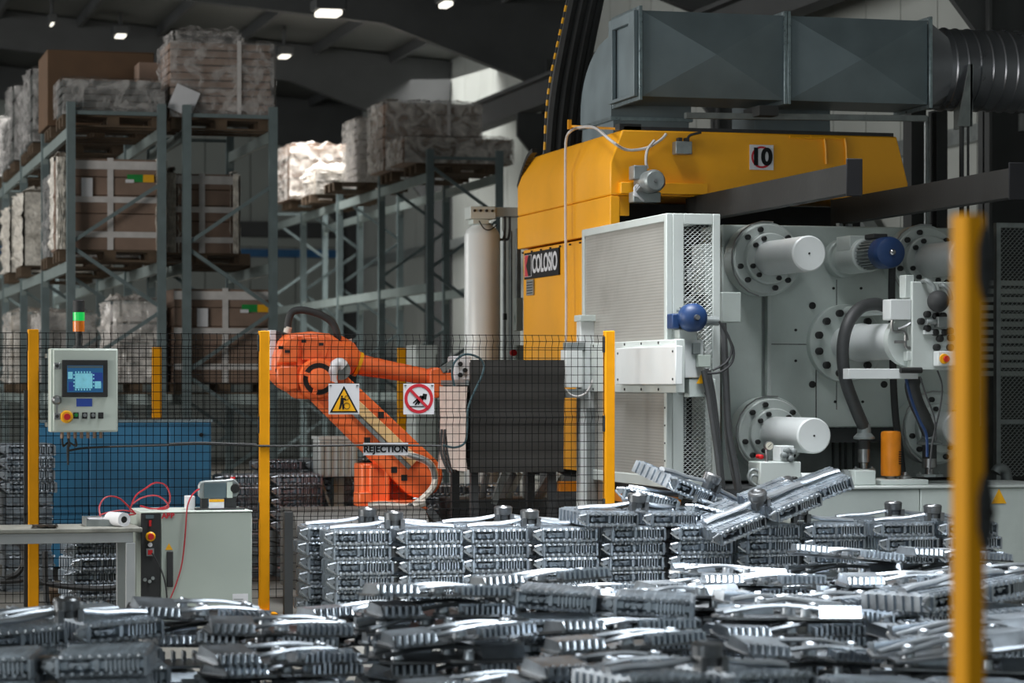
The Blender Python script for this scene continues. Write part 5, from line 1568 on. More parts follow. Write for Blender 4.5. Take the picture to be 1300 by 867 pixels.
# gripper
m = MB()
u, v = Rp(574, 490), Rp(597, 452)
m.box(u.x, v.x, YR-0.06, YR+0.18, Rp(0, 484).z, v.z)
g = m.build('gripper_body', 'sign_white', t, 0.02)
MB().bar(Rp(560, 470, -0.02), Rp(588, 452, -0.02), 0.05, 0.05).build('gripper_bracket', 'galv', g)
MB().bar(Rp(580, 488, -0.02), Rp(602, 486, -0.02), 0.05, 0.06).build('gripper_jaw', 'bolt', g)
MB().bar(Rp(582, 494, -0.02), Rp(600, 494, -0.02), 0.04, 0.04).build('gripper_jaw', 'bolt', g)
for px, py in ((584, 462), (590, 470), (584, 476)):
    q = Rp(px, py, -0.06)
    MB().lathe((q.x, q.y, q.z), (0, -1, 0), [(0, 0.02), (0.02, 0.02)], 10).build('gripper_bolt', 'bolt', g)
MB().tube([atY(px, py, 20.62) for px, py in ((577, 490), (574, 475), (577, 460), (590, 450), (606, 453), (614, 462), (612, 476), (601, 500), (594, 520), (593, 545), (590, 562), (577, 568), (562, 565))], 0.009, 6, smooth=6).build('teal_air_hose', 'teal_hose', t)

# white ribbed box on a post behind the robot arm
YW = 23.6
a, b = atY(405, 606, YW), atY(454, 558, YW)
t = thing('white_box_on_post', 'white ribbed box on a slim white post behind the robot arm', 'equipment box', ((a.x+b.x)/2, YW, 0))
MB().box(a.x, b.x, YW, YW+0.3, a.z, b.z).build('box_body', 'white_clean', t, 0.01)
m = MB()
for i in range(5):
    x = a.x+0.03+i*(b.x-a.x-0.06)/4
    m.box(x-0.012, x+0.012, YW-0.012, YW-0.001, a.z+0.02, b.z-0.05)
m.build('front_ribs', 'white', t)
MB().box(a.x-0.01, b.x+0.01, YW-0.02, YW+0.31, b.z+0.001, b.z+0.03).build('lid', 'white_clean', t, 0.004)
xm = atY(433, 0, YW).x
MB().box(xm-0.045, xm+0.045, YW+0.1, YW+0.2, 0, a.z-0.001).build('post', 'white', t)
MB().bar(atY(407, 606, YW+0.1), atY(420, 648, YW+0.1), 0.02, 0.02).build('stay', 'white', t)
# pale machine parts behind the fence between arm and curtain
t = thing('white_cabinet', 'tall pale cabinet behind the prohibition sign, beyond the rear fence', 'cabinet', (xY(545, 29), 29.2, 0))
a, b = atY(527, 700, 29.0), atY(556, 438, 29.0)
MB().box(a.x, b.x, 29.0, 29.5, 0.0, b.z).build('cabinet_body', 'white', t, 0.01)
MB().box(a.x+0.03, b.x-0.03, 28.98, 28.999, 0.2, b.z-0.1).build('door', 'offwhite', t)

# grey chute in front of the robot
YK = 20.1
t = thing('discharge_chute', 'dull grey rounded metal chute behind the sharp casting stacks', 'chute', (xY(470, YK), YK+0.4, 0))
a, b = atY(378, 690, YK), atY(548, 647, YK)
m = MB()
pr = []
for i in range(9):
    q = math.pi*0.5*i/8
    pr.append((YK+0.30-0.30*math.cos(q), b.z-0.30+0.30*math.sin(q)))
pr += [(YK+0.75, b.z), (YK+0.75, b.z-0.6), (YK, b.z-0.6)]
m.prism(pr, 'x', a.x, b.x)
m.build('chute_body', 'grey_sheet', t, 0.004)
c1, c2 = atY(541, 646, YK), atY(568, 678, YK)
MB().bar(c1+Vector((0.02, 0, 0)), c2, 0.05, 0.07, (0, 1, 0)).build('slanted_rail', 'dark_steel', t)
MB().bar(c1+Vector((0.02, 0.7, 0)), c2+Vector((0, 0.7, 0)), 0.05, 0.07, (0, 1, 0)).build('slanted_rail', 'dark_steel', t)
for x in (a.x+0.1, b.x-0.1):
    MB().box(x-0.04, x+0.04, YK+0.3, YK+0.38, 0, b.z-0.601).build('leg', 'dark_steel', t)
# short dark posts at the fence foot
t = thing('dark_guide_frame', 'dark steel guide frame at the fence foot left of the sharp stacks', 'guide frame', (xY(380, 19.2), 19.2, 0))
for px, py in ((366, 650), (389, 672)):
    q = atY(px, py, 19.15)
    MB().box(q.x-0.03, q.x+0.03, 19.13, 19.2, 0, q.z).build('upright', 'dark_steel', t)
u, v = atY(366, 690, 19.17), atY(389, 690, 19.17)
MB().bar(u, v, 0.04, 0.04).build('cross_bar', 'dark_steel', t)

# right-hand machine guard
YGd = 21.0
x0 = xY(1266, YGd)
t = thing('mesh_guard', 'tall grey expanded metal guard beside the close yellow post', 'machine guard', (x0+0.5, YGd, 0))
zt_ = zY(1270, 283, YGd)
for x in (x0, x0+1.0):
    MB().box(x-0.02, x+0.02, YGd-0.03, YGd+0.03, 0, zt_).build('upright', 'galv', t)
MB().box(x0+0.02, x0+0.98, YGd-0.03, YGd+0.03, zt_-0.04, zt_).build('top_rail', 'galv', t)
MB().box(x0+0.02, x0+0.98, YGd-0.03, YGd+0.03, 1.33, 1.37).build('middle_rail', 'galv', t)
expanded(t, x0+0.02, x0+0.98, YGd, 0.9, zt_-0.04, 0.04, 0.02, 0.005)
a, b = atY(1240, 410, 22.8), atY(1300, 320, 22.8)
t = thing('white_louvre_cabinet', 'pale cabinet seen behind the expanded metal guard', 'cabinet', ((a.x+b.x)/2, 23.0, 0))
zz0 = zY(1260, 345, 22.8)
MB().box(a.x, b.x+0.8, 22.8, 23.4, 0, zz0).build('cabinet_body', 'carton_dark', t, 0.01)
for i in range(12):
    z = zz0-0.08-i*0.075
    MB().box(a.x+0.03, b.x+0.7, 22.77, 22.799, z-0.045, z).build('louvre', 'white', t)
t = thing('bent_pipe', 'short bent grey pipe standing low behind the close yellow post', 'pipe', (atY(1274, 600, 20.4).x, 20.4, 0.8))
MB().tube([atY(px, py, 20.4) for px, py in ((1264, 600), (1268, 595), (1275, 597), (1278, 606), (1279, 622), (1279, 700), (1279, 751))], 0.045, 10, smooth=4).build('pipe', 'galv', t)
t = thing('dark_machine_frame', 'dark machine frame at the right edge behind the guard', 'machine', (11.0, 24.2, 0))
MB().box(10.4, 11.6, 24, 25.0, 0, 2.3).build('frame_body', 'dark_steel', t, 0.02)
# vertical pipe and rods right of the yellow cover
t = thing('riser_pipe', 'pale vertical pipe between dark columns right of the yellow cover', 'pipe', (atY(1177, 200, 23.6).x, 23.6, 0))
q = atY(1177, 200, 23.6)
MB().cyl((q.x, 23.6, 0), (q.x, 23.6, zY(1177, 148, 23.6)), 0.03, n=10).build('pipe', 'galv', t)
t = thing('support_column', 'dark steel column right of the yellow cover under the duct end', 'column', (atY(1163, 200, 23.9).x, 23.9, 0))
q = atY(1163, 200, 23.9)
MB().box(q.x-0.09, q.x+0.06, 23.8, 24.0, 0, zY(1163, 140, 23.9)).build('column_body', 'dark_steel', t)
q2 = atY(1190, 200, 23.9)
MB().box(q2.x-0.05, q2.x+0.06, 23.8, 24.0, 0, zY(1163, 140, 23.9)).build('column_body', 'dark_steel', t)

# ------------------------------------------------------------------ left: blue bin, table, cabinet
YBn = 23.2
a, b = atY(48, 712, YBn), atY(268, 536, YBn)
t = thing('blue_sheet_cabinet', 'wide blue sheet metal cabinet behind the fence and control box', 'blue cabinet', ((a.x+b.x)/2, YBn+0.4, 0))
xm = atY(113, 0, YBn).x
xm2 = atY(214, 0, YBn).x
MB().box(a.x, xm-0.004, YBn, YBn+0.8, 0.12, b.z).build('side_panel', 'blue_bin', t, 0.006)
MB().box(xm+0.004, xm2-0.003, YBn-0.01, YBn+0.8, 0.12, b.z).build('door_panel', 'blue_bin', t, 0.006)
MB().box(xm2+0.003, b.x, YBn-0.01, YBn+0.8, 0.12, b.z).build('door_panel', 'blue_bin', t, 0.006)
MB().box(a.x-0.01, b.x+0.01, YBn-0.02, YBn+0.82, b.z+0.001, b.z+0.025).build('top_edge', 'duct_edge', t)
MB().lathe((atY(255, 552, YBn).x, YBn-0.012, zY(255, 552, YBn)), (0, -1, 0), [(0, 0.018), (0.01, 0.018)], 10).build('lock', 'bolt', t)
MB().box(a.x+0.05, b.x-0.05, YBn+0.06, YBn+0.74, 0, 0.119).build('plinth', 'black', t)
a, b = atY(62, 740, 20.6), atY(132, 729, 20.6)
t = thing('wooden_skid', 'light wooden skid on the floor behind the fence under the table height', 'pallet', ((a.x+b.x)/2, 20.7, 0))
for k in range(3):
    y = 20.6+k*0.16
    MB().box(a.x, b.x, y, y+0.12, 0.09, 0.115).build('deck_board', 'wood', t)
for x in (a.x+0.06, b.x-0.06):
    MB().box(x-0.05, x+0.05, 20.6, 21.04, 0, 0.089).build('bearer', 'wood', t)
# table
YTb = 18.35
zt_ = zY(90, 671, YTb)
x1 = xY(181, YTb)
t = thing('work_table', 'worn pale work table with square steel legs before the fence', 'table', (x1-0.9, YTb+0.3, 0))
MB().box(x1-1.9, x1, YTb, YTb+0.62, zt_-0.03, zt_).build('table_top', 'table', t, 0.006)
MB().box(x1-1.88, x1-0.06, YTb+0.02, YTb+0.06, zt_-0.10, zt_-0.031).build('apron', 'table_leg', t, 0.003)
MB().box(x1-0.10, x1-0.06, YTb+0.06, YTb+0.58, zt_-0.10, zt_-0.031).build('apron', 'table_leg', t, 0.003)
for x, y in ((x1-0.08, YTb+0.03), (x1-0.08, YTb+0.56), (x1-1.82, YTb+0.03), (x1-1.82, YTb+0.56)):
    MB().box(x-0.03, x+0.03, y-0.025, y+0.025, 0, zt_-0.101).build('leg', 'table_leg', t, 0.004)
t = thing('paper_tray', 'small grey metal tray of papers on the work table', 'tray', (xY(124, YTb+0.3), YTb+0.35, zt_))
a, b = xY(108, YTb+0.3), xY(150, YTb+0.3)
m = MB().box(a, b, YTb+0.22, YTb+0.5, zt_+0.001, zt_+0.006)
m.box(a, a+0.006, YTb+0.22, YTb+0.5, zt_+0.006, zt_+0.06).box(b-0.006, b, YTb+0.22, YTb+0.5, zt_+0.006, zt_+0.06).box(a+0.006, b-0.006, YTb+0.22, YTb+0.226, zt_+0.006, zt_+0.045).box(a+0.006, b-0.006, YTb+0.494, YTb+0.5, zt_+0.006, zt_+0.06)
m.build('tray_body', 'galv', t)
MB().box(a+0.015, b-0.03, YTb+0.24, YTb+0.48, zt_+0.0065, zt_+0.03).build('paper_pad', 'table', t)
MB().box(a+0.02, b-0.015, YTb+0.245, YTb+0.485, zt_+0.0305, zt_+0.05).build('paper_pad', 'sign_white', t)
c = atY(161, 659, YTb+0.2)
t = thing('paper_roll', 'white paper roll with dark open core lying on the work table', 'paper roll', (c.x, YTb+0.2, zt_))
r_ = 0.048
d_ = Vector((0.42, -1, 0)).normalized()
m = MB()
p_ = Vector((c.x-0.0, YTb+0.30, zt_+r_+0.001))
m.lathe(p_-Vector((0.1, 0, 0)), d_, [(0, 0.024), (0.0, r_), (0.19, r_), (0.19, 0.024), (0.02, 0.022)], 28, False)
m.build('roll_body', 'sign_white', t)
MB().lathe(p_-Vector((0.1, 0, 0))+d_*0.02, d_, [(0, 0.021), (0.165, 0.021)], 18).build('dark_core', 'bolt', t)
t = thing('rag_sheet', 'dark crumpled plastic sheet lying flat on the table edge', 'plastic sheet', (xY(60, YTb+0.2), YTb+0.2, zt_))
MB().sheet((xY(40, YTb+0.1), YTb+0.02, zt_+0.006), (0.17, 0.0, 0), (0.02, 0.3, 0), 10, 10, lambda u, v: Vector((0, 0, 0.012*abs(math.sin(u*9+v*5))))).build('sheet', 'bolt', t)
# red cables
t = thing('red_cable', 'loose loops of thin red cable over table and robot cabinet', 'cable', (xY(170, YTb+0.4), YTb+0.4, zt_))
for pts in (((128, 656), (126, 645), (131, 634), (140, 630), (152, 633), (162, 642), (170, 650)),
            ((126, 654), (140, 650), (158, 648), (172, 652), (160, 654), (140, 655)),
            ((165, 648), (172, 630), (185, 620), (197, 613), (210, 616), (216, 630), (212, 642), (195, 646), (178, 642)),
            ((168, 640), (180, 632), (196, 629), (208, 634), (214, 644), (200, 647))):
    MB().tube([atY(px, py, YTb+0.33+0.04*i) for i, (px, py) in enumerate(pts)], 0.006, 6, smooth=6).build('cable_loop', 'red_wire', t)
# robot cabinet
YA = 18.62
a, b = atY(179, 790, YA), atY(320, 648, YA)
xs_ = xY(204, YA)
t = thing('robot_cabinet', 'grey robot cabinet with a black control strip beside the table', 'cabinet', ((a.x+b.x)/2, YA+0.3, 0))
MB().box(a.x, b.x, YA+0.02, YA+0.62, 0.03, b.z-0.01).build('cabinet_body', 'cabinet', t, 0.006)
dr = MB().box(xs_+0.003, b.x, YA, YA+0.019, 0.05, b.z-0.012).build('door', 'cabinet', t, 0.006)
st = MB().box(a.x, xs_-0.003, YA, YA+0.019, 0.05, b.z-0.012).build('control_strip', 'black', t, 0.004)
MB().box(a.x-0.004, b.x+0.004, YA-0.004, YA+0.62, b.z-0.01, b.z).build('top_cover', 'panel', t, 0.004)
for x in (a.x+0.06, b.x-0.06):
    for y in (YA+0.1, YA+0.54):
        MB().lathe((x, y, 0.0), (0, 0, 1), [(0, 0.03), (0.029, 0.03)], 12).build('foot', 'rubber', t)
def Kp(px, py): return atY(px, py, YA)
c = Kp(191, 681)
e = MB().lathe((c.x, YA, c.z), (0, -1, 0), [(0, 0.034), (0.008, 0.034), (0.016, 0.024)], 20).build('emergency_stop_collar', 'sign_yellow', st)
MB().lathe((c.x, YA-0.014, c.z), (0, -1, 0), [(0, 0.012), (0.014, 0.012), (0.016, 0.022), (0.03, 0.02)], 18).build('red_button', 'red', st)
c = Kp(190.5, 664)
MB().box(c.x-0.008, c.x+0.008, YA-0.01, YA, c.z-0.022, c.z+0.02).build('red_indicator', 'red', st)
c = Kp(190, 656)
MB().box(c.x-0.028, c.x+0.028, YA-0.006, YA, c.z-0.012, c.z+0.012).build('small_display', 'lcd', st)
c = Kp(190.5, 691.5)
MB().lathe((c.x, YA, c.z), (0, -1, 0), [(0, 0.016), (0.012, 0.015)], 14).build('white_button', 'sign_white', st)
c = Kp(190.5, 701)
MB().box(c.x-0.026, c.x+0.026, YA-0.008, YA, c.z-0.026, c.z+0.026).build('key_switch_plate', 'galv', st)
MB().box(c.x-0.016, c.x+0.016, YA-0.012, YA-0.008, c.z-0.016, c.z+0.016).build('key_switch', 'red', st)
for px, py in ((184, 736), (190, 738), (194, 734)):
    c = Kp(px, py)
    MB().lathe((c.x, YA, c.z), (0, -1, 0), [(0, 0.013), (0.01, 0.012)], 12).build('socket', 'galv', st)
c = Kp(215.5, 721)
MB().box(c.x-0.022, c.x+0.022, YA-0.016, YA-0.001, c.z-0.13, c.z+0.115).build('door_handle', 'black', dr, 0.006)
c = Kp(214.5, 698)
MB().prism([(c.x-0.026, c.z), (c.x+0.026, c.z), (c.x, c.z+0.045)], 'y', YA-0.003, YA-0.001).build('warning_sticker', 'sign_yellow', dr)
c = Kp(305, 762)
MB().box(c.x-0.054, c.x+0.054, YA-0.003, YA-0.001, c.z-0.045, c.z+0.045).build('paper_label', 'sign_white', dr)
m = MB()
for i in range(4):
    m.box(c.x-0.045, c.x+0.02-0.01*(i % 2), YA-0.0045, YA-0.0032, c.z+0.005-i*0.014, c.z+0.010-i*0.014)
m.build('label_print', 'galv', dr)
c = Kp(213.5, 655)
text('maker_lettering', 'ABB', 'sign_red', t, (c.x, YA-0.004, c.z), FRONT, 0.05, 0.002)
t = thing('red_cable', 'red cable hanging from the teach pendant down the cabinet door', 'cable', (Kp(237, 700).x, YA-0.02, 0.2))
MB().tube([atY(px, py, YA-0.02-dy) for px, py, dy in ((254, 620, -0.2), (246, 626, -0.1), (240, 636, 0.0), (237, 650, 0.01), (235, 680, 0.015), (231, 715, 0.02), (224, 740, 0.02), (217, 758, 0.02), (212, 770, 0.01))], 0.006, 6, smooth=6).build('cable', 'red_wire', t)
MB().tube([atY(px, py, YA-0.02) for px, py in ((193, 702), (199, 712), (207, 730), (211, 748), (212, 765))], 0.006, 6, smooth=5).build('dark_cable', 'black', t)
# teach pendant
t = thing('teach_pendant', 'grey hand-held teach pendant with a screen on top of the robot cabinet', 'teach pendant', (Kp(275, 648).x, YA+0.2, b.z))
zb_ = b.z
def Pp(px, py): return atY(px, py, YA+0.16)
m = MB()
hp = [(252, 617), (254, 612), (262, 610), (286, 609), (297, 607), (303, 613), (305, 623), (301, 631), (292, 634), (258, 634), (252, 630)]
m.prism([(Pp(px, py).x, Pp(px, py).z) for px, py in hp], 'y', YA+0.16, YA+0.21)
bd = m.build('pendant_body', 'galv', t, 0.01)
u, v = Pp(259, 632), Pp(287, 613)
MB().box(u.x, v.x, YA+0.154, YA+0.159, u.z, v.z).build('pendant_screen', 'lcd', bd)
c = Pp(298, 620)
MB().lathe((c.x, YA+0.16, c.z), (0, -1, 0), [(0, 0.036), (0.014, 0.03)], 20).build('black_joystick_dome', 'bolt', bd)
u, v = Pp(288, 632), Pp(295, 612)
MB().box(u.x, v.x, YA+0.15, YA+0.159, u.z, v.z).build('key_field', 'panel', bd)
u = Pp(296, 607)
MB().lathe((u.x, YA+0.18, u.z-0.004), (0, 0, 1), [(0, 0.018), (0.012, 0.016)], 14).build('red_stop', 'red', bd)
u, v = Pp(265, 645), Pp(284, 633)
MB().box(u.x, v.x, YA+0.145, YA+0.156, zb_+0.012, v.z-0.003).build('white_tag', 'sign_white', t)
MB().box(u.x, v.x, YA+0.1435, YA+0.1448, v.z-0.022, v.z-0.004).build('yellow_tag_band', 'sign_yellow', t)
MB().box(Pp(248, 0).x, Pp(310, 0).x, YA+0.13, YA+0.28, zb_+0.001, zb_+0.012).build('holder_plate', 'black', t, 0.003)
MB().box(Pp(256, 0).x, Pp(264, 0).x, YA+0.16, YA+0.24, zb_+0.012, zb_+0.08).build('holder_arm', 'black', t)
MB().box(Pp(284, 0).x, Pp(300, 0).x, YA+0.16, YA+0.24, zb_+0.012, zb_+0.09).build('holder_arm', 'black', t)
u, v = Pp(238, 646), Pp(249, 630)
MB().box(u.x, v.x, YA+0.2, YA+0.32, zb_+0.001, v.z).build('white_charger_box', 'sign_white', t, 0.004)
# floor cables left
t = thing('floor_cable', 'thick dark cables looping on the floor under the table', 'cable', (xY(60, 19.9), 19.9, 0))
for pts in (((0, 738), (20, 737), (40, 735), (60, 741), (90, 745), (130, 747), (160, 744)), ((8, 734), (22, 728), (30, 715), (30, 700), (24, 690), (10, 686)), ((57, 700), (58, 745), (62, 775), (75, 790), (88, 793))):
    MB().tube([atY(px, py, 19.9) for px, py in pts], 0.022, 7, smooth=5).build('cable', 'rubber', t)
# ------------------------------------------------------------------ aluminium castings
def block_mb(sx):
    m = MB()
    prof = [(-0.23, 0.0), (-0.232, 0.013), (-0.20, 0.02), (-0.168, 0.028), (-0.165, 0.06), (-0.195, 0.069), (-0.224, 0.075), (-0.217, 0.090), (0.215, 0.090), (0.224, 0.075), (0.17, 0.06), (0.17, 0.028), (0.23, 0.013), (0.23, 0.0)]
    m.prism(prof, 'x', sx-0.185, sx+0.185)
    # cheeks
    for s in (-1, 1):
        m.box(sx+s*0.186-0.006, sx+s*0.186+0.006, -0.235, 0.235, -0.001, 0.084)
        for i in range(8):
            y = -0.20+i*0.057
            m.box(sx+s*0.196-0.007, sx+s*0.196+0.007, y-0.011, y+0.011, 0.002, 0.08)
    # beads along both flanges
    for i in range(9):
        x = sx-0.165+i*0.0412
        for z in (0.010, 0.081):
            m.ball((x, -0.228 if z < 0.05 else -0.219, z), 0.0145, 6, 4)
        m.ball((x, 0.222, 0.05), 0.0125, 6, 4)
    # ridges on top
    for i in range(6):
        y = -0.185+i*0.072
        m.box(sx-0.178, sx+0.178, y-0.013, y+0.013, 0.088, 0.097)
    for i in range(7):
        x = sx-0.15+i*0.05
        m.box(x-0.006, x+0.006, -0.215, 0.21, 0.088, 0.0945)
    # comb fins and bosses in the web
    for i in range(8):
        x = sx+0.02+i*0.019
        m.box(x-0.005, x+0.005, -0.222, -0.165, 0.02, 0.072)
    for x in (-0.13, -0.07):
        m.lathe((sx+x, -0.166, 0.046), (0, -1, 0), [(0, 0.022), (0.03, 0.02), (0.036, 0.012)], 8)
    m.box(sx-0.03, sx-0.012, -0.222, -0.165, 0.02, 0.072).box(sx-0.12, sx-0.05, -0.215, -0.165, 0.05, 0.058)
    return m
def lug_mb(sx):
    m = MB()
    x = sx-0.192
    m.tube([(x, -0.21, 0.078), (x-0.055, -0.212, 0.066), (x-0.062, -0.212, 0.05), (x-0.02, -0.212, 0.02), (x, -0.21, 0.012)], 0.0095, 6)
    m.tube([(x-0.004, -0.21, 0.075), (x-0.002, -0.21, 0.015)], 0.009, 6)
    m.lathe((x-0.028, -0.20, 0.052), (0, -1, 0), [(0, 0.020), (0.02, 0.020)], 8)
    return m
def runner_mb(arch):
    m = MB()
    if arch:
        for s in (-1, 1):
            m.tube([(s*0.42, -0.02, 0.104), (s*0.32, -0.03, 0.116), (s*0.20, -0.05, 0.122), (s*0.10, -0.07, 0.138), (s*0.04, -0.08, 0.15)], [0.034, 0.026, 0.02, 0.02, 0.026], 8, smooth=4, flat=0.5)
    else:
        for s in (-1, 1):
            m.tube([(s*0.20, -0.05, 0.04), (s*0.09, -0.06, 0.042), (s*0.04, -0.06, 0.045)], [0.03, 0.026, 0.03], 6, flat=0.6)
    return m
def biscuit_mb(arch):
    m = MB()
    if arch:
        m.lathe((0, -0.09, 0.118), (0, 0, 1), [(0, 0.048), (0.03, 0.05), (0.035, 0.062), (0.085, 0.066), (0.095, 0.058), (0.098, 0.045), (0.088, 0.035)], 20)
        m.box(-0.065, -0.035, -0.15, -0.09, 0.10, 0.16).box(0.035, 0.065, -0.15, -0.09, 0.10, 0.16)
    else:
        m.lathe((0, -0.06, 0.006), (0, 0, 1), [(0, 0.05), (0.06, 0.052), (0.07, 0.044)], 14)
    return m
PITCH = 0.099
def make_cast(arch):
    t = thing('aluminium_casting', 'x', 'casting', (0, 0, 0), 'aluminium castings stacked on the floor')
    for s in (-0.245, 0.245):
        b = block_mb(s).build('ribbed_block', 'alu', t)
        lug_mb(s).build('lug', 'alu_warm', b)
    r = runner_mb(arch).build('runner', 'alu_warm', t)
    biscuit_mb(arch).build('biscuit', 'alu_dark', r)
    return t
CAST = {True: make_cast(True), False: make_cast(False)}
used = {True: False, False: False}
NC = [0]
def cast(loc, rot, label, arch, group):
    NC[0] += 1
    if not used[arch]:
        used[arch] = True
        o = CAST[arch]
        o.location, o.rotation_euler, o['label'], o['group'] = loc, rot, label, group
        return o
    return dup(CAST[arch], loc, rot, label, group)
# second kind of casting: a flat bracket with comb teeth, bosses and a bent arm
PITCH_B = 0.072
OUT_B = [(-0.36, -0.19), (-0.10, -0.21), (-0.06, -0.16), (0.04, -0.16), (0.08, -0.21), (0.35, -0.19), (0.38, -0.05), (0.33, 0.02), (0.36, 0.17), (0.10, 0.20), (0.02, 0.14), (-0.12, 0.20), (-0.34, 0.18), (-0.38, 0.02)]
def make_bracket():
    t = thing('bracket_casting', 'x', 'casting', (0, 0, 0), 'aluminium castings stacked on the floor')
    b = MB().prism(OUT_B, 'z', 0.0, 0.012)
    for i in range(11):
        b.ball((-0.33+i*0.066, -0.195 if abs(-0.33+i*0.066) > 0.07 else -0.155, 0.012), 0.013, 6, 4)
    b.build('base_plate', 'alu_dark', t)
    k = MB().prism([(-0.20, 0.0), (-0.205, 0.02), (-0.17, 0.055), (0.06, 0.066), (0.10, 0.02), (0.12, 0.0)], 'x', -0.345, -0.14)
    for i in range(6):
        k.box(-0.335+i*0.034, -0.322+i*0.034, -0.212, -0.16, 0.012, 0.062)
    k.build('end_block', 'alu', t)
    m = MB()
    for i in range(10):
        x = 0.085+i*0.027
        m.box(x-0.006, x+0.006, -0.208, -0.12, 0.012, 0.052 + (0.012 if i in (2, 3, 7) else 0))
    m.box(0.07, 0.345, -0.125, -0.105, 0.012, 0.06)
    m.build('comb_teeth', 'alu', t)
    m = MB()
    for pts in ([(-0.15, -0.12, 0.03), (-0.05, -0.13, 0.05), (0.08, -0.08, 0.055), (0.22, -0.04, 0.05), (0.36, -0.02, 0.03)],
                [(-0.14, 0.06, 0.05), (0.0, 0.05, 0.062), (0.14, 0.08, 0.06), (0.33, 0.12, 0.03)]):
        m.tube(pts, 0.017, 6, smooth=3, flat=0.7)
    m.build('bent_arm', 'alu_warm', t)
    for x, y, r, h in ((0.0, -0.06, 0.036, 0.068), (0.26, 0.08, 0.03, 0.064), (-0.07, 0.12, 0.026, 0.06)):
        MB().lathe((x, y, 0.011), (0, 0, 1), [(0, r*1.15), (0.012, r), (h-0.016, r), (h-0.012, r*0.86), (h-0.02, r*0.5)], 12).build('boss', 'alu_warm', t)
    return t
BR = make_bracket()
used_b = [False]
def bracket(loc, rot, label, group):
    NC[0] += 1
    if not used_b[0]:
        used_b[0] = True
        BR.location, BR.rotation_euler, BR['label'], BR['group'] = loc, rot, label, group
        return BR
    return dup(BR, loc, rot, label, group)
def mass_bracket(x, y, z, yaw):
    mass.m = Matrix.Translation((x, y, z)) @ Matrix.Rotation(yaw, 4, 'Z')
    mass.prism(OUT_B, 'z', 0, 0.012).prism([(-0.20, 0.012), (-0.17, 0.055), (0.06, 0.066), (0.12, 0.012)], 'x', -0.345, -0.14)
    for i in range(5):
        mass.box(0.09+i*0.055, 0.105+i*0.055, -0.2, -0.11, 0.012, 0.056)
    mass.m = None
def jumble(x, y, n, top, name, group, yaw):
    for k in range(n):
        z = k*PITCH_B
        yw = yaw + R.uniform(-0.22, 0.22) + (math.pi if R.random() < 0.35 else 0)
        dx, dy = R.uniform(-0.07, 0.07), R.uniform(-0.05, 0.05)
        if k < n-top:
            mass_bracket(x+dx, y+dy, z, yw)
        else:
            j = n-k
            tx, ty = R.uniform(-0.05, 0.05), R.uniform(-0.045, 0.045)
            if j == 1: tx, ty = tx*2.2, ty*2.4
            bracket((x+dx, y+dy, z+abs(ty)*0.34+abs(tx)*0.15), (tx, ty, yw), 'bracket casting, %s, %s' % ('topmost' if j == 1 else ORD[j]+' from top', name), group)
# plain lower layers that only show between the stacks: one joined mass
mass = MB()
def mass_layer(x, y, z, yaw):
    mass.m = Matrix.Translation((x, y, z)) @ Matrix.Rotation(yaw, 4, 'Z')
    for s in (-0.245, 0.245):
        mass.prism([(-0.23, 0.0), (-0.232, 0.014), (-0.17, 0.024), (-0.17, 0.066), (-0.222, 0.074), (-0.215, 0.09), (0.215, 0.09), (0.23, 0)], 'x', s-0.185, s+0.185)
        for i in range(6):
            xx = s-0.15+i*0.06
            mass.box(xx-0.012, xx+0.012, -0.24, -0.2, 0.0, 0.02).box(xx-0.012, xx+0.012, -0.232, -0.2, 0.072, 0.088)
    mass.m = None
def stack(x, y, n, top, name, group, yaw=0.0, wob=0.03, arch=True, z0=0.0, tilt=0.0):
    """n layers from the floor, the upper `top` of them castings of their own"""
    for k in range(n):
        z = z0 + k*PITCH
        yw = yaw + R.uniform(-wob, wob)
        dx, dy = R.uniform(-0.012, 0.012), R.uniform(-0.015, 0.015)
        if k < n-top:
            mass_layer(x+dx, y+dy, z, yw)
        else:
            j = n-k
            word = 'topmost' if j == 1 else ORD[j] + ' from top'
            tx, ty = (R.uniform(-tilt, tilt)*0.6, R.uniform(-tilt, tilt)) if j == 1 else (0, 0)
            cast((x+dx, y+dy, z+(abs(ty)*0.42+abs(tx)*0.2)), (tx, ty, yw + (R.uniform(-0.3, 0.3) if tilt and j == 1 else 0)), 'aluminium casting, %s, %s' % (word, name), arch and j == 1, group)
# sharp row before the fence
Y1 = 17.95
row1 = [(497, 7), (668, 7), (838, 7), (1010, 7), (1180, 7)]
for i, (px, n) in enumerate(row1):
    stack(xY(px, Y1), Y1, n, 6, '%s sharp stack from the left, front row' % ORD[i+1], 'castings in the sharp front row', 0.0, 0.02, i not in (2,))
for i, (px, n) in enumerate([(462, 7), (634, 7), (800, 7), (1128, 7)]):
    y = Y1+0.56
    stack(xY(px, y), y, n, 2 if i else 6, '%s stack of the second sharp row' % ORD[i+1], 'castings in the second sharp row', 0.0, 0.02, i != 2)
# castings thrown loose on top of the sharp row
def tilted(px, py, y, rot, label):
    p = atY(px, py, y)
    cast((p.x, y, p.z), rot, label, True, 'loose castings on the heap')
zt_ = 7*PITCH
tilted(800, 664, Y1-0.02, (0.05, 0.02, 0.15), 'loose aluminium casting lying flat by the foot of the yellow fence post')
tilted(868, 655, Y1+0.15, (-0.10, 0.24, -0.35), 'loose aluminium casting propped up, its left end raised before the guard cage')
tilted(880, 632, Y1+0.3, (0.30, 0.30, 0.5), 'uppermost loose aluminium casting on the heap, pointing up left')
tilted(955, 655, Y1-0.1, (0.25, -0.30, 0.25), 'loose aluminium casting leaning up to the right before the valve block')
tilted(1000, 640, Y1+0.25, (0.15, -0.35, -0.1), 'loose aluminium casting whose raised end reaches the grey tank corner')

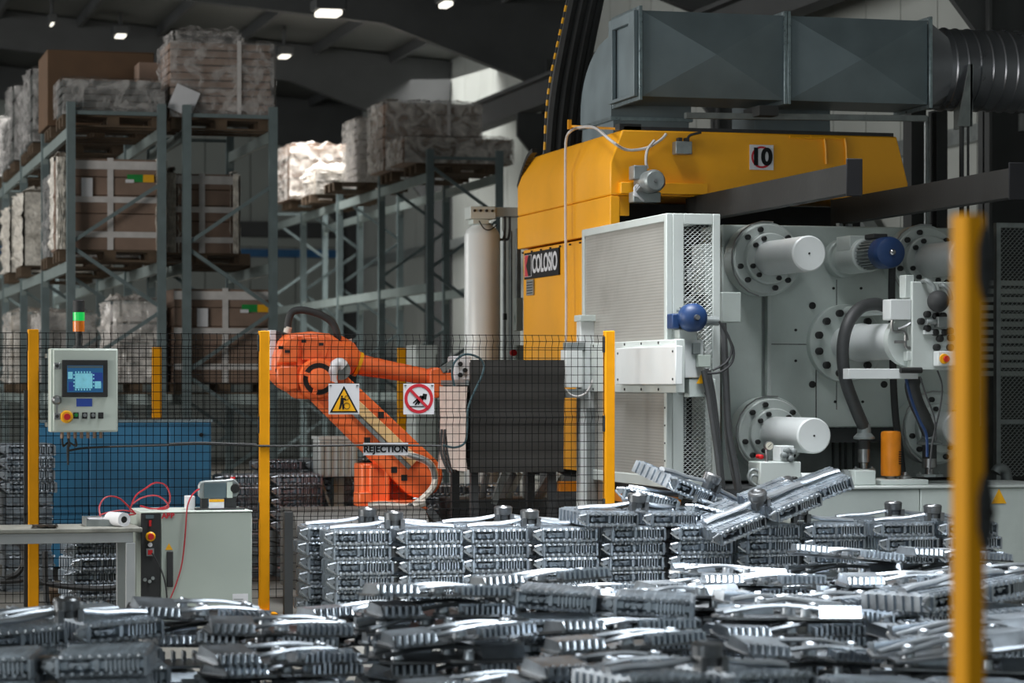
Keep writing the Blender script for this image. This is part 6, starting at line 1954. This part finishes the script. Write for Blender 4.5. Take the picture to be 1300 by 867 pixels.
# the blurred field between camera and sharp row
rows = [9.2, 9.85, 10.5, 11.15, 11.8, 12.5, 13.2, 13.9, 14.65, 15.4, 16.15, 16.85]
for ri, y in enumerate(rows):
    xl, xr = xY(-40, y), xY(1335, y)
    if y > 14.2: xl = xY(650 + (y-14.2)*12, y)
    x = xl + R.uniform(0.05, 0.45)
    c = 1
    while x < xr + 0.2:
        base = 4.1 + (1.15 if 12 < y < 14.2 else 0) + (0.7 if y > 14.2 else 0.0)
        h = base*PITCH + R.uniform(-0.14, 0.13)
        if 13.0 < y < 14.2 and x < xY(410, y): h = R.uniform(0.46, 0.55)
        if y < 10.0: h = 0.36 + (0.1 if c % 3 == 0 else 0)
        top = 3 if y > 9.9 else 2
        nm = '%s blurred stack, %s row from camera' % (ORD[c], ORD[ri+1])
        if R.random() < 0.2:
            n = max(2, int(round(h/PITCH)))
            stack(x+0.06, y+R.uniform(-0.1, 0.1), n, min(n, 3), nm, 'castings in the blurred field', R.uniform(-0.20, 0.20), 0.14, R.random() < 0.3, 0.0, 0.07)
            x += 1.02 + R.uniform(0.0, 0.08)
        else:
            n = max(3, int(round(h/PITCH_B)))
            jumble(x, y+R.uniform(-0.12, 0.12), n, min(n, top), nm, 'bracket castings in the blurred field', R.uniform(-0.2, 0.2))
            x += 0.80 + R.uniform(0.0, 0.08)
        c += 1
# stacks behind the fence
for i, (px, y, n) in enumerate(((338, 23.4, 9), (385, 24.2, 10), (446, 24.6, 10), (590, 23.3, 8), (-5, 22.3, 12), (100, 20.5+0.9, 5))):
    if i == 5: continue
    stack(xY(px, y), y, n, 5 if i < 3 else 4, '%s dark stack behind the wire fence' % ORD[i+1], 'castings behind the wire fence', R.uniform(-0.1, 0.1), 0.08, False)
stack(xY(158, 20.35), 20.35, 6, 6, 'bright stack seen under the table', 'castings behind the wire fence', 0.15, 0.12, False)
o = mass.build('stacked_castings', 'alu', None, 0, 'stuff')
tag(o, 'lower layers of the casting stacks, mostly hidden by the upper ones', 'castings')
import sys; sys.stderr.write('')
